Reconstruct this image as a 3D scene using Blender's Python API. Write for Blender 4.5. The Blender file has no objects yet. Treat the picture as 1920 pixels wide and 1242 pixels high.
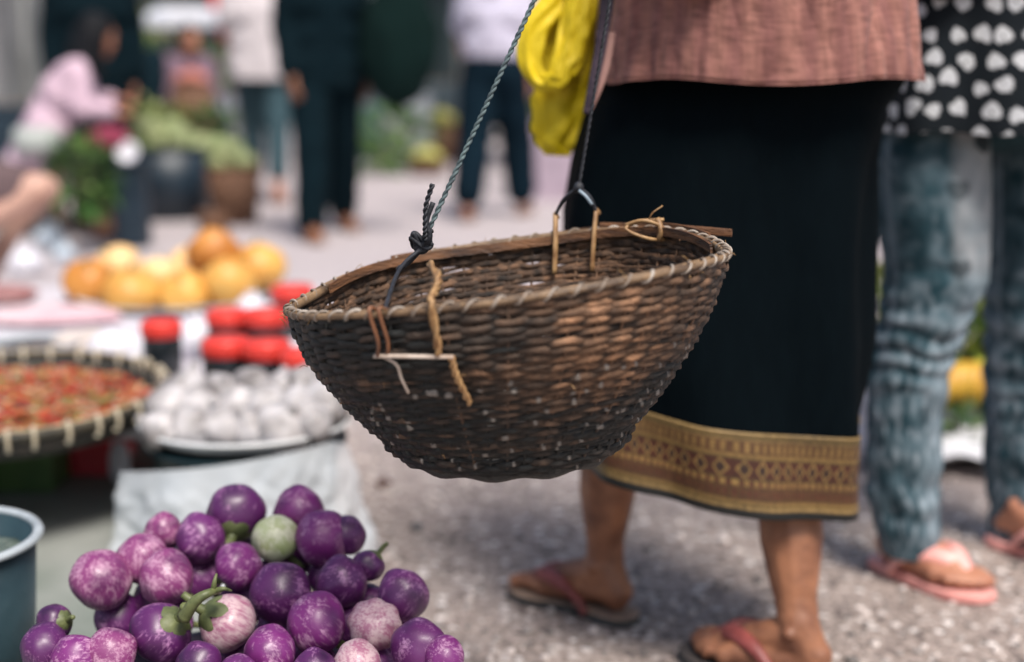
import bpy, bmesh, math, random
from mathutils import Vector, Matrix, noise
random.seed(7)
V = Vector
R = math.radians
PI = math.pi
scene = bpy.context.scene
COL = scene.collection

# ------------------------------------------------------------------ camera frame
CAM = V((0, 0, .88)); PITCH = R(10.6); FPX = 2666.7
Fv = V((0, math.cos(PITCH), -math.sin(PITCH))); Uv = V((0, math.sin(PITCH), math.cos(PITCH))); Rv = V((1, 0, 0))
def ray(px, py): return Fv + Rv * ((px - 960) / FPX) - Uv * ((py - 621) / FPX)
def P(px, py, Y):
    r = ray(px, py); return CAM + r * (Y / r.y)
def G(px, py, z=0.0):
    r = ray(px, py); return CAM + r * ((z - CAM.z) / r.z)
def L(a, b, t): return a + (b - a) * t
def nz(x, y=0.0, z=0.0): return noise.noise(V((x, y, z)))
def interp(tab, x):
    if x <= tab[0][0]: return tab[0][1]
    for (x0, y0), (x1, y1) in zip(tab, tab[1:]):
        if x <= x1: return L(y0, y1, (x - x0) / (x1 - x0))
    return tab[-1][1]
def smooth(t): t = max(0, min(1, t)); return t * t * (3 - 2 * t)

# ------------------------------------------------------------------ materials
MATS = {}
def srgb(c):
    def f(v):
        v /= 255.0
        return v / 12.92 if v <= .04045 else ((v + .055) / 1.055) ** 2.4
    return (f(c[0]), f(c[1]), f(c[2]), 1)
def mat(name, c1, c2=None, scale=8.0, rough=.6, bump=.0, bscale=40.0, stretch=(1, 1, 1), attr=False, coat=0, sheen=0,
        metal=0, alpha=1, trans=0, spec=.5, bdist=.01, rand=0.0, weave=0, sss=0, detail=4):
    if name in MATS: return MATS[name]
    m = bpy.data.materials.new(name); m.use_nodes = True
    nt = m.node_tree; N = nt.nodes; K = nt.links.new
    b = N['Principled BSDF']
    tc = N.new('ShaderNodeTexCoord'); mp = N.new('ShaderNodeMapping'); mp.inputs['Scale'].default_value = stretch
    K(tc.outputs['Object'], mp.inputs['Vector'])
    n1 = N.new('ShaderNodeTexNoise'); n1.inputs['Scale'].default_value = scale; n1.inputs['Detail'].default_value = detail
    K(mp.outputs[0], n1.inputs['Vector'])
    mr = N.new('ShaderNodeMapRange'); mr.inputs[1].default_value = .32; mr.inputs[2].default_value = .68
    K(n1.outputs['Fac'], mr.inputs[0])
    mx = N.new('ShaderNodeMix'); mx.data_type = 'RGBA'
    K(mr.outputs[0], mx.inputs[0])
    c2 = c2 or tuple(v * .75 for v in c1[:3])
    mx.inputs[6].default_value = tuple(c1[:3]) + (1,); mx.inputs[7].default_value = tuple(c2[:3]) + (1,)
    out = mx.outputs[2]
    if attr:
        at = N.new('ShaderNodeAttribute'); at.attribute_name = 'Col'
        m2 = N.new('ShaderNodeMix'); m2.data_type = 'RGBA'; m2.blend_type = 'MULTIPLY'; m2.inputs[0].default_value = 1
        K(at.outputs['Color'], m2.inputs[6]); K(out, m2.inputs[7]); out = m2.outputs[2]
    if rand:
        oi = N.new('ShaderNodeObjectInfo'); hs = N.new('ShaderNodeHueSaturation')
        a = N.new('ShaderNodeMapRange'); a.inputs[3].default_value = 1 - rand; a.inputs[4].default_value = 1 + rand
        K(oi.outputs['Random'], a.inputs[0]); K(a.outputs[0], hs.inputs['Value']); K(out, hs.inputs['Color']); out = hs.outputs[0]
    K(out, b.inputs['Base Color'])
    b.inputs['Roughness'].default_value = rough; b.inputs['Metallic'].default_value = metal
    b.inputs['Specular IOR Level'].default_value = spec
    b.inputs['Coat Weight'].default_value = coat; b.inputs['Coat Roughness'].default_value = .15
    b.inputs['Sheen Weight'].default_value = sheen
    b.inputs['Alpha'].default_value = alpha; b.inputs['Transmission Weight'].default_value = trans
    if sss:
        b.inputs['Subsurface Weight'].default_value = sss; b.inputs['Subsurface Radius'].default_value = (1, .4, .25); b.inputs['Subsurface Scale'].default_value = .01
    if bump:
        n2 = N.new('ShaderNodeTexNoise'); n2.inputs['Scale'].default_value = bscale; n2.inputs['Detail'].default_value = 5
        K(mp.outputs[0], n2.inputs['Vector'])
        bp = N.new('ShaderNodeBump'); bp.inputs['Strength'].default_value = bump; bp.inputs['Distance'].default_value = bdist
        K(n2.outputs['Fac'], bp.inputs['Height']); K(bp.outputs[0], b.inputs['Normal'])
        rr = N.new('ShaderNodeMapRange'); rr.inputs[3].default_value = max(0, rough - .08); rr.inputs[4].default_value = min(1, rough + .1)
        K(n2.outputs['Fac'], rr.inputs[0]); K(rr.outputs[0], b.inputs['Roughness'])
    MATS[name] = m
    return m

def m_ground():
    m = bpy.data.materials.new('ground_aggregate'); m.use_nodes = True; nt = m.node_tree; N = nt.nodes; K = nt.links.new
    b = N['Principled BSDF']; tc = N.new('ShaderNodeTexCoord')
    # warp
    nw = N.new('ShaderNodeTexNoise'); nw.inputs['Scale'].default_value = 30; K(tc.outputs['Object'], nw.inputs['Vector'])
    wm = N.new('ShaderNodeVectorMath'); wm.operation = 'MULTIPLY_ADD'; K(nw.outputs['Color'], wm.inputs[0]); wm.inputs[1].default_value = (.02, .02, .0); K(tc.outputs['Object'], wm.inputs[2])
    v = N.new('ShaderNodeTexVoronoi'); v.inputs['Scale'].default_value = 48; K(wm.outputs[0], v.inputs['Vector'])
    v2 = N.new('ShaderNodeTexVoronoi'); v2.inputs['Scale'].default_value = 150; K(wm.outputs[0], v2.inputs['Vector'])
    sep = N.new('ShaderNodeSeparateColor'); K(v.outputs['Color'], sep.inputs[0])
    sep2 = N.new('ShaderNodeSeparateColor'); K(v2.outputs['Color'], sep2.inputs[0])
    r1 = N.new('ShaderNodeValToRGB'); K(sep.outputs[0], r1.inputs[0]); e = r1.color_ramp.elements
    e[0].position = 0; e[0].color = (.09, .070, .065, 1); e[1].position = 1; e[1].color = (.86, .79, .76, 1)
    for p, c in ((.3, (.205, .160, .143, 1)), (.6, (.37, .295, .268, 1)), (.8, (.53, .45, .415, 1))):
        q = e.new(p); q.color = c
    r2 = N.new('ShaderNodeValToRGB'); K(sep2.outputs[1], r2.inputs[0]); e = r2.color_ramp.elements
    e[0].color = (.18, .138, .12, 1); e[1].color = (.48, .395, .355, 1)
    mk = N.new('ShaderNodeMapRange'); mk.inputs[1].default_value = .38; mk.inputs[2].default_value = .5; K(v.outputs['Distance'], mk.inputs[0])
    mx = N.new('ShaderNodeMix'); mx.data_type = 'RGBA'; K(mk.outputs[0], mx.inputs[0]); K(r1.outputs[0], mx.inputs[6]); K(r2.outputs[0], mx.inputs[7])
    # mix half fines everywhere
    nz1 = N.new('ShaderNodeTexNoise'); nz1.inputs['Scale'].default_value = 14; nz1.inputs['Detail'].default_value = 6; K(tc.outputs['Object'], nz1.inputs['Vector'])
    mk2 = N.new('ShaderNodeMapRange'); mk2.inputs[1].default_value = .50; mk2.inputs[2].default_value = .66; K(nz1.outputs['Fac'], mk2.inputs[0])
    m3 = N.new('ShaderNodeMix'); m3.data_type = 'RGBA'; K(mk2.outputs[0], m3.inputs[0]); K(mx.outputs[2], m3.inputs[6]); K(r2.outputs[0], m3.inputs[7])
    # large stains
    n3 = N.new('ShaderNodeTexNoise'); n3.inputs['Scale'].default_value = 1.7; n3.inputs['Detail'].default_value = 5; K(tc.outputs['Object'], n3.inputs['Vector'])
    mr = N.new('ShaderNodeMapRange'); mr.inputs[1].default_value = .3; mr.inputs[2].default_value = .7; mr.inputs[3].default_value = .8; mr.inputs[4].default_value = 1.12; K(n3.outputs['Fac'], mr.inputs[0])
    m4 = N.new('ShaderNodeMix'); m4.data_type = 'RGBA'; m4.blend_type = 'MULTIPLY'; m4.inputs[0].default_value = 1; K(m3.outputs[2], m4.inputs[6]); K(mr.outputs[0], m4.inputs[7])
    # paler lavender further up the lane: sky reflection painted into the paving colour
    sx = N.new('ShaderNodeSeparateXYZ'); K(tc.outputs['Object'], sx.inputs[0])
    my = N.new('ShaderNodeMapRange'); my.inputs[1].default_value = 2.6; my.inputs[2].default_value = 4.2; K(sx.outputs[1], my.inputs[0])
    m5 = N.new('ShaderNodeMix'); m5.data_type = 'RGBA'; K(my.outputs[0], m5.inputs[0]); K(m4.outputs[2], m5.inputs[6])
    m6 = N.new('ShaderNodeMix'); m6.data_type = 'RGBA'; m6.inputs[0].default_value = .75; K(m4.outputs[2], m6.inputs[6]); m6.inputs[7].default_value = (.53, .475, .50, 1)
    K(m6.outputs[2], m5.inputs[7])
    K(m5.outputs[2], b.inputs['Base Color']); b.inputs['Roughness'].default_value = .7
    ad = N.new('ShaderNodeMath'); ad.operation = 'ADD'; K(v.outputs['Distance'], ad.inputs[0]); K(v2.outputs['Distance'], ad.inputs[1])
    bp = N.new('ShaderNodeBump'); bp.invert = True; bp.inputs['Strength'].default_value = .8; bp.inputs['Distance'].default_value = .006; K(ad.outputs[0], bp.inputs['Height']); K(bp.outputs[0], b.inputs['Normal'])
    return m

def m_eggplant(name, base, streak, amount, dark):
    """round aubergine skin: base colour streaked pale lengthwise (object Z is the fruit's axis)"""
    m = bpy.data.materials.new(name); m.use_nodes = True; nt = m.node_tree; N = nt.nodes; K = nt.links.new
    b = N['Principled BSDF']; tc = N.new('ShaderNodeTexCoord')
    oi = N.new('ShaderNodeObjectInfo')
    of = N.new('ShaderNodeVectorMath'); of.operation = 'MULTIPLY_ADD'; K(oi.outputs['Random'], of.inputs[0]); of.inputs[1].default_value = (9, 5, 3); K(tc.outputs['Object'], of.inputs[2])
    mp = N.new('ShaderNodeMapping'); mp.inputs['Scale'].default_value = (1, 1, .14); K(of.outputs[0], mp.inputs[0])
    n1 = N.new('ShaderNodeTexNoise'); n1.inputs['Scale'].default_value = 290; n1.inputs['Detail'].default_value = 6; n1.inputs['Roughness'].default_value = .65; K(mp.outputs[0], n1.inputs['Vector'])
    n2 = N.new('ShaderNodeTexNoise'); n2.inputs['Scale'].default_value = 55; n2.inputs['Detail'].default_value = 3; K(of.outputs[0], n2.inputs['Vector'])
    ad = N.new('ShaderNodeMath'); ad.operation = 'MULTIPLY_ADD'; K(n2.outputs['Fac'], ad.inputs[0]); ad.inputs[1].default_value = .9; K(n1.outputs['Fac'], ad.inputs[2])
    mr = N.new('ShaderNodeMapRange'); mr.inputs[1].default_value = 1.25 - amount; mr.inputs[2].default_value = 1.5 - amount; K(ad.outputs[0], mr.inputs[0])
    mx = N.new('ShaderNodeMix'); mx.data_type = 'RGBA'; K(mr.outputs[0], mx.inputs[0]); mx.inputs[6].default_value = base + (1,); mx.inputs[7].default_value = streak + (1,)
    # darker ripening patches
    n3 = N.new('ShaderNodeTexNoise'); n3.inputs['Scale'].default_value = 22; K(of.outputs[0], n3.inputs['Vector'])
    m3 = N.new('ShaderNodeMapRange'); m3.inputs[1].default_value = .52; m3.inputs[2].default_value = .78; K(n3.outputs['Fac'], m3.inputs[0])
    mm = N.new('ShaderNodeMix'); mm.data_type = 'RGBA'; K(m3.outputs[0], mm.inputs[0]); K(mx.outputs[2], mm.inputs[6]); mm.inputs[7].default_value = dark + (1,)
    K(mm.outputs[2], b.inputs['Base Color'])
    b.inputs['Roughness'].default_value = .44; b.inputs['Coat Weight'].default_value = .18; b.inputs['Coat Roughness'].default_value = .24
    bp = N.new('ShaderNodeBump'); bp.inputs['Strength'].default_value = .12; bp.inputs['Distance'].default_value = .002; K(n1.outputs['Fac'], bp.inputs['Height']); K(bp.outputs[0], b.inputs['Normal'])
    MATS[name] = m
    return m

# ------------------------------------------------------------------ objects
def root_matrix(o): return Matrix.Translation(o.location) @ Matrix.Rotation(o.rotation_euler.z, 4, 'Z')
def tag(o, label=None, cat=None, group=None, kind=None):
    if label: o['label'] = label
    if cat: o['category'] = cat
    if group: o['group'] = group
    if kind: o['kind'] = kind
    return o
def thing(name, label, cat, loc=(0, 0, 0), rz=0, group=None):
    o = bpy.data.objects.new(name, None); COL.objects.link(o); o.empty_display_size = .1
    o.location = loc; o.rotation_euler = (0, 0, rz)
    return tag(o, label, cat, group)
def chain_matrix(o):
    M = Matrix.Identity(4)
    while o is not None:
        M = (Matrix.Translation(o.location) @ o.rotation_euler.to_matrix().to_4x4()) @ M; o = o.parent
    return M
def link(name, me, m, parent=None, loc=None, world=True, smooth_=True):
    o = bpy.data.objects.new(name, me); COL.objects.link(o)
    if m is not None:
        for q in (m if isinstance(m, (list, tuple)) else [m]): me.materials.append(q)
    if smooth_:
        me.polygons.foreach_set('use_smooth', [True] * len(me.polygons))
    if parent is not None:
        o.parent = parent
        if world: me.transform(chain_matrix(parent).inverted())
    elif loc is not None:
        me.transform(Matrix.Translation(-V(loc))); o.location = loc
    return o
class MB:
    """collects shapes in world coordinates, builds one mesh"""
    def __init__(s): s.v = []; s.f = []; s.c = []
    def add(s, vs, fs, col=(1, 1, 1)):
        k = len(s.v); s.v += [tuple(v) for v in vs]; s.f += [tuple(i + k for i in f) for f in fs]
        s.c += [col] * len(vs) if not isinstance(col, list) else col
        return s
    def build(s, name, m, parent=None, loc=None, attr=False, smooth_=True):
        me = bpy.data.meshes.new(name); me.from_pydata(s.v, [], s.f); me.update()
        if attr:
            a = me.color_attributes.new('Col', 'FLOAT_COLOR', 'POINT')
            a.data.foreach_set('color', [x for c in s.c for x in (c[0], c[1], c[2], 1)])
        return link(name, me, m, parent, loc, smooth_=smooth_)
    def grid(s, fn, nu, nv, closed=True, col=None, flip=False):
        vs = []; cs = []
        W = nu if closed else nu + 1
        for j in range(nv + 1):
            for i in range(W):
                vs.append(fn(i / nu, j / nv)); cs.append(col(i / nu, j / nv) if callable(col) else (col or (1, 1, 1)))
        fs = []
        for j in range(nv):
            for i in range(nu):
                a = j * W + i; b_ = j * W + (i + 1) % W; c = b_ + W; d = a + W
                fs.append((a, d, c, b_) if flip else (a, b_, c, d))
        return s.add(vs, fs, cs)
    def box(s, c, size, rz=0, col=(1, 1, 1), bev=.0, tilt=None):
        c = V(c); h = V(size) / 2; M = Matrix.Rotation(rz, 3, 'Z')
        if tilt: M = M @ tilt
        bm = bmesh.new(); bmesh.ops.create_cube(bm, size=1)
        for v in bm.verts: v.co = V((v.co.x * size[0], v.co.y * size[1], v.co.z * size[2]))
        if bev: bmesh.ops.bevel(bm, geom=bm.edges[:], offset=bev, segments=2, affect='EDGES', profile=.6)
        bm.verts.index_update()
        s.add([M @ v.co + c for v in bm.verts], [[v.index for v in f.verts] for f in bm.faces], col); bm.free(); return s
    def cap(s, p1, r1, p2, r2, seg=12, hr=3, col=(1, 1, 1)):
        p1 = V(p1); p2 = V(p2); d = p2 - p1
        if d.length < 1e-5: d = V((0, 0, 1e-4))
        z = d.normalized(); x = z.orthogonal().normalized(); y = z.cross(x)
        rings = []
        for k in range(hr + 1):
            a = -PI / 2 + PI / 2 * k / hr; rings.append((p1 + z * (r1 * math.sin(a)), r1 * math.cos(a)))
        for k in range(hr + 1):
            a = PI / 2 * k / hr; rings.append((p2 + z * (r2 * math.sin(a)), r2 * math.cos(a)))
        vs = []; fs = []
        for c, r in rings:
            for i in range(seg):
                t = 2 * PI * i / seg; vs.append(c + x * (max(r, 1e-4) * math.cos(t)) + y * (max(r, 1e-4) * math.sin(t)))
        for j in range(len(rings) - 1):
            for i in range(seg):
                fs.append((j * seg + i, j * seg + (i + 1) % seg, (j + 1) * seg + (i + 1) % seg, (j + 1) * seg + i))
        fs.append(tuple(reversed(range(seg)))); n = (len(rings) - 1) * seg; fs.append(tuple(range(n, n + seg)))
        return s.add(vs, fs, col)
    def ell(s, c, rad, M=None, seg=16, rings=10, col=(1, 1, 1), fn=None):
        c = V(c); vs = [];
        for j in range(1, rings):
            a = -PI / 2 + PI * j / rings
            for i in range(seg):
                t = 2 * PI * i / seg; q = V((math.cos(a) * math.cos(t), math.cos(a) * math.sin(t), math.sin(a)))
                k = fn(q) if fn else 1
                q = V((q.x * rad[0], q.y * rad[1], q.z * rad[2])) * k
                vs.append((M @ q if M else q) + c)
        for q in (V((0, 0, -1)), V((0, 0, 1))):
            k = fn(q) if fn else 1; q = V((0, 0, q.z * rad[2])) * k; vs.append((M @ q if M else q) + c)
        n = (rings - 1) * seg; fs = []
        for j in range(rings - 2):
            for i in range(seg): fs.append((j * seg + i, j * seg + (i + 1) % seg, (j + 1) * seg + (i + 1) % seg, (j + 1) * seg + i))
        for i in range(seg):
            fs.append((n, (i + 1) % seg, i)); k = (rings - 2) * seg; fs.append((n + 1, k + i, k + (i + 1) % seg))
        return s.add(vs, fs, col)
    def tube(s, pts, rad, seg=8, closed=False, flat=1.0, up=None, col=(1, 1, 1), caps=True):
        pts = [V(p) for p in pts]; n = len(pts); vs = []; fs = []
        rf = rad if callable(rad) else (lambda t: rad)
        prev = None
        for k, p in enumerate(pts):
            a = pts[(k - 1) % n] if (closed or k > 0) else p; b_ = pts[(k + 1) % n] if (closed or k < n - 1) else p
            t = (b_ - a).normalized()
            if up is not None: x = V(up) - t * V(up).dot(t)
            elif prev is not None: x = prev - t * prev.dot(t)
            else: x = t.orthogonal()
            x.normalize(); prev = x; y = t.cross(x); r = rf(k / max(1, n - 1))
            for i in range(seg):
                q = 2 * PI * i / seg; vs.append(p + x * (r * math.cos(q)) + y * (r * flat * math.sin(q)))
        m_ = n if closed else n - 1
        for j in range(m_):
            for i in range(seg):
                a = j * seg + i; b_ = j * seg + (i + 1) % seg; c = ((j + 1) % n) * seg + (i + 1) % seg; d = ((j + 1) % n) * seg + i
                fs.append((a, b_, c, d))
        if not closed and caps: fs.append(tuple(reversed(range(seg)))); fs.append(tuple(range((n - 1) * seg, n * seg)))
        cl = [c for c in ([col(k / max(1, n - 1)) for k in range(n)] if callable(col) else [col] * n) for _ in range(seg)]
        return s.add(vs, fs, cl)
    def lathe(s, c, prof, seg=32, rz=None, col=(1, 1, 1), M=None):
        c = V(c); vs = []; fs = []
        for (r, z) in prof:
            for i in range(seg):
                t = 2 * PI * i / seg; q = V((r * math.cos(t), r * math.sin(t), z)); vs.append((M @ q if M else q) + c)
        for j in range(len(prof) - 1):
            for i in range(seg): fs.append((j * seg + i, j * seg + (i + 1) % seg, (j + 1) * seg + (i + 1) % seg, (j + 1) * seg + i))
        return s.add(vs, fs, col)
def curve(pts, n=40):
    """Catmull-Rom through points"""
    pts = [V(p) for p in pts]; q = [pts[0] * 2 - pts[1]] + pts + [pts[-1] * 2 - pts[-2]]; out = []
    m_ = len(pts) - 1
    for k in range(n + 1):
        u = k / n * m_; i = min(int(u), m_ - 1); t = u - i; a, b_, c, d = q[i:i + 4]
        out.append(.5 * ((2 * b_) + (c - a) * t + (2 * a - 5 * b_ + 4 * c - d) * t * t + (3 * b_ - a - 3 * c + d) * t ** 3))
    return out

def remesh(mb, voxel, smooth_it=4, cut=None, wrinkle=0, wscale=9):
    """fuse overlapping closed shapes into ONE continuous surface; returns mesh"""
    me = bpy.data.meshes.new('t'); me.from_pydata(mb.v, [], mb.f); o = bpy.data.objects.new('t', me); COL.objects.link(o)
    r = o.modifiers.new('r', 'REMESH'); r.mode = 'VOXEL'; r.voxel_size = voxel
    if smooth_it:
        q = o.modifiers.new('s', 'SMOOTH'); q.iterations = smooth_it; q.factor = .5
    bpy.context.view_layer.update(); dg = bpy.context.evaluated_depsgraph_get()
    me2 = bpy.data.meshes.new_from_object(o.evaluated_get(dg)); bpy.data.objects.remove(o); bpy.data.meshes.remove(me)
    if wrinkle:
        for v in me2.vertices:
            c = v.co; d = nz(c.x * wscale, c.y * wscale, c.z * wscale * 1.6) + .5 * nz(c.x * wscale * 2.3, c.y * wscale * 2.3, c.z * wscale * 3)
            v.co = c + v.normal * (d * wrinkle)
    if cut:
        bm = bmesh.new(); bm.from_mesh(me2)
        for (co, no) in cut:
            bmesh.ops.bisect_plane(bm, geom=bm.verts[:] + bm.edges[:] + bm.faces[:], plane_co=co, plane_no=no, clear_outer=True)
            # close the cut a little inside the cloth
            ed = [e for e in bm.edges if e.is_boundary]
            if ed:
                ex = bmesh.ops.extrude_edge_only(bm, edges=ed); vv = [g for g in ex['geom'] if isinstance(g, bmesh.types.BMVert)]
                for v in vv: v.co = v.co - V(no) * .012
        bm.to_mesh(me2); bm.free()
    return me2

# ------------------------------------------------------------------ people
SKIN = mat('skin', srgb((176, 122, 96)), srgb((150, 98, 76)), scale=18, rough=.55, bump=.15, bscale=160, bdist=.002, sss=.08)
SKIN_DARK = mat('tanned_skin', srgb((156, 106, 78)), srgb((102, 64, 48)), scale=22, rough=.5, bump=.25, bscale=120, bdist=.003, sss=.06)
HAIR = mat('black_hair', (.008, .009, .011), (.010, .010, .012), scale=60, stretch=(1, 1, .1), rough=.55, bump=.4, bscale=120, spec=.12)

def foot(mb, ankle, f, side, s=1.0, gz=None, flat=True):
    """ankle: joint; f: horizontal unit forward; side: +1 left foot, -1 right foot (big toe inward)"""
    f = V(f).normalized(); up = V((0, 0, 1)); l = up.cross(f)
    if gz is None: gz = ankle.z - .078 * s
    base = V((ankle.x, ankle.y, gz))
    def q(x, y, z): return base + (f * x + l * (y * -side)) * s + up * (z * s)     # +y = towards the big toe side
    mb.cap(q(0, 0, .085), .031 * s, q(-.022, 0, .035), .030 * s)
    mb.cap(q(-.026, 0, .024), .025 * s, q(-.03, 0, .034), .027 * s)
    mb.cap(q(-.005, 0, .062), .033 * s, q(.07, .006, .036), .028 * s)
    mb.cap(q(-.02, -.006, .026), .024 * s, q(.09, -.024, .02), .020 * s)
    mb.cap(q(-.01, .006, .034), .024 * s, q(.1, .022, .024), .023 * s)
    mb.cap(q(.06, .004, .036), .027 * s, q(.115, .004, .023), .022 * s)
    mb.cap(q(.105, .028, .021), .020 * s, q(.1, -.032, .017), .016 * s)
    mb.cap(q(0, .03, .077), .011 * s, q(0, -.03, .072), .011 * s)      # malleoli
    for (y, x1, r) in ((.030, .168, .0125), (.010, .168, .0095), (-.007, .158, .009), (-.021, .146, .0085), (-.034, .131, .008)):
        mb.cap(q(.115, y * .95, .019), r * 1.15 * s, q((.115 + x1) / 2 + .006, y, .021), r * 1.02 * s, seg=10)
        mb.cap(q((.115 + x1) / 2 + .006, y, .021), r * s, q(x1, y + .001, .0135), r * s, seg=10)
    return base, f, l

def flipflop(parent, ankle, f, side, sole_m, strap_m, top_m, s=1.0, gz=None, name='flip_flop', sw=1.0, lift=0.0):
    f = V(f).normalized(); up = V((0, 0, 1)); l = up.cross(f)
    if gz is None: gz = 0.0
    base = V((ankle.x, ankle.y, gz))
    def q(x, y, z): return base + (f * x + l * (y * -side)) * s + up * (z * s)
    out = [(-.066, 0), (-.060, .022), (-.035, .034), (0, .033), (.04, .028), (.08, .036), (.12, .047), (.155, .046), (.178, .033), (.185, .014), (.180, -.008), (.165, -.026), (.14, -.041), (.1, -.046), (.06, -.042), (.02, -.036), (-.02, -.034), (-.05, -.028), (-.062, -.014)]
    ol = curve([V((a, b_, 0)) for a, b_ in out + [out[0]]], 60)[:-1]; n = len(ol)
    mb = MB(); vs = []; prof = [(.93, 0), (1, .004), (1, .011), (.995, .013)]
    for k, z in prof:
        for p in ol: vs.append(q(.05 + (p.x - .05) * k, p.y * k, z))
    fs = [(j * n + i, j * n + (i + 1) % n, (j + 1) * n + (i + 1) % n, (j + 1) * n + i) for j in range(3) for i in range(n)]
    fs += [tuple(range(n)), tuple(range(3 * n, 4 * n))]
    sole = mb.add(vs, fs).build(name, sole_m, parent, smooth_=False)
    tb = MB(); vs = [];
    for k, z in ((.985, .0125), (.99, .0165), (.96, .018)):
        for p in ol: vs.append(q(.05 + (p.x - .05) * k, p.y * k, z))
    fs = [(j * n + i, j * n + (i + 1) % n, (j + 1) * n + (i + 1) % n, (j + 1) * n + i) for j in range(2) for i in range(n)] + [tuple(range(2 * n, 3 * n))]
    tb.add(vs, fs).build('footbed', top_m, sole, smooth_=False)
    st = MB()
    g = .018
    for sgn in (1, -1):
        pts = curve([q(.135, .014, g), q(.122, .014, .040 + lift), q(.095, .014 + sgn * .020, .0565 + lift), q(.055, .008 + sgn * (.036 + lift * .5), .054 + lift), q(.022, sgn * (.040 + lift * .5), .034 + lift * .5), q(.008, sgn * .039, g - .004)], 26)
        st.tube(pts, lambda t: (.0035 + .004 * math.sin(PI * min(1, t * 1.2 + .1))) * sw, seg=8, flat=1.7, up=tuple(up * .8 + l * (-side) * sgn * .6))
    st.build('strap', strap_m, sole)
    return sole

def hand(mb, wrist, d, palm_n, s=1.0, curl=.5, side=1, fr=.0085):
    """wrist joint, d: direction of the fingers, palm_n: direction the palm faces"""
    d = V(d).normalized(); n = (V(palm_n) - d * V(palm_n).dot(d)).normalized(); w = d.cross(n) * side
    def q(x, y, z): return wrist + (d * x + w * y + n * z) * s
    for y in (-.026, -.009, .009, .026):
        mb.cap(q(.012, y * .55, 0), .015 * s, q(.082, y, 0), .012 * s, seg=10)
    for y, ln in ((-.030, .062), (-.0105, .074), (.0105, .078), (.0305, .070)):
        p = q(.086, y, 0); a = 0
        for k, fl in enumerate((.45, .3, .25)):
            a += curl * (.9, 1.0, .8)[k]
            p2 = p + (d * math.cos(a) + n * math.sin(a)) * (ln * fl * s * 1.0)
            r = (fr - .0008 * k) * s; mb.cap(p, r, p2, r * .93, seg=8); p = p2
    p = q(.025, .024, .004); p2 = q(.052, .048, .012 + .012 * curl); mb.cap(p, .013 * s, p2, .0105 * s, seg=8)
    p3 = p2 + (d * .8 - w * .1 + n * .5 * curl).normalized() * (.03 * s); mb.cap(p2, .010 * s, p3, .0085 * s, seg=8)
    p4 = p3 + (d * .8 - w * .4 + n * .6 * curl).normalized() * (.024 * s); mb.cap(p3, .0085 * s, p4, .007 * s, seg=8)

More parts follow.
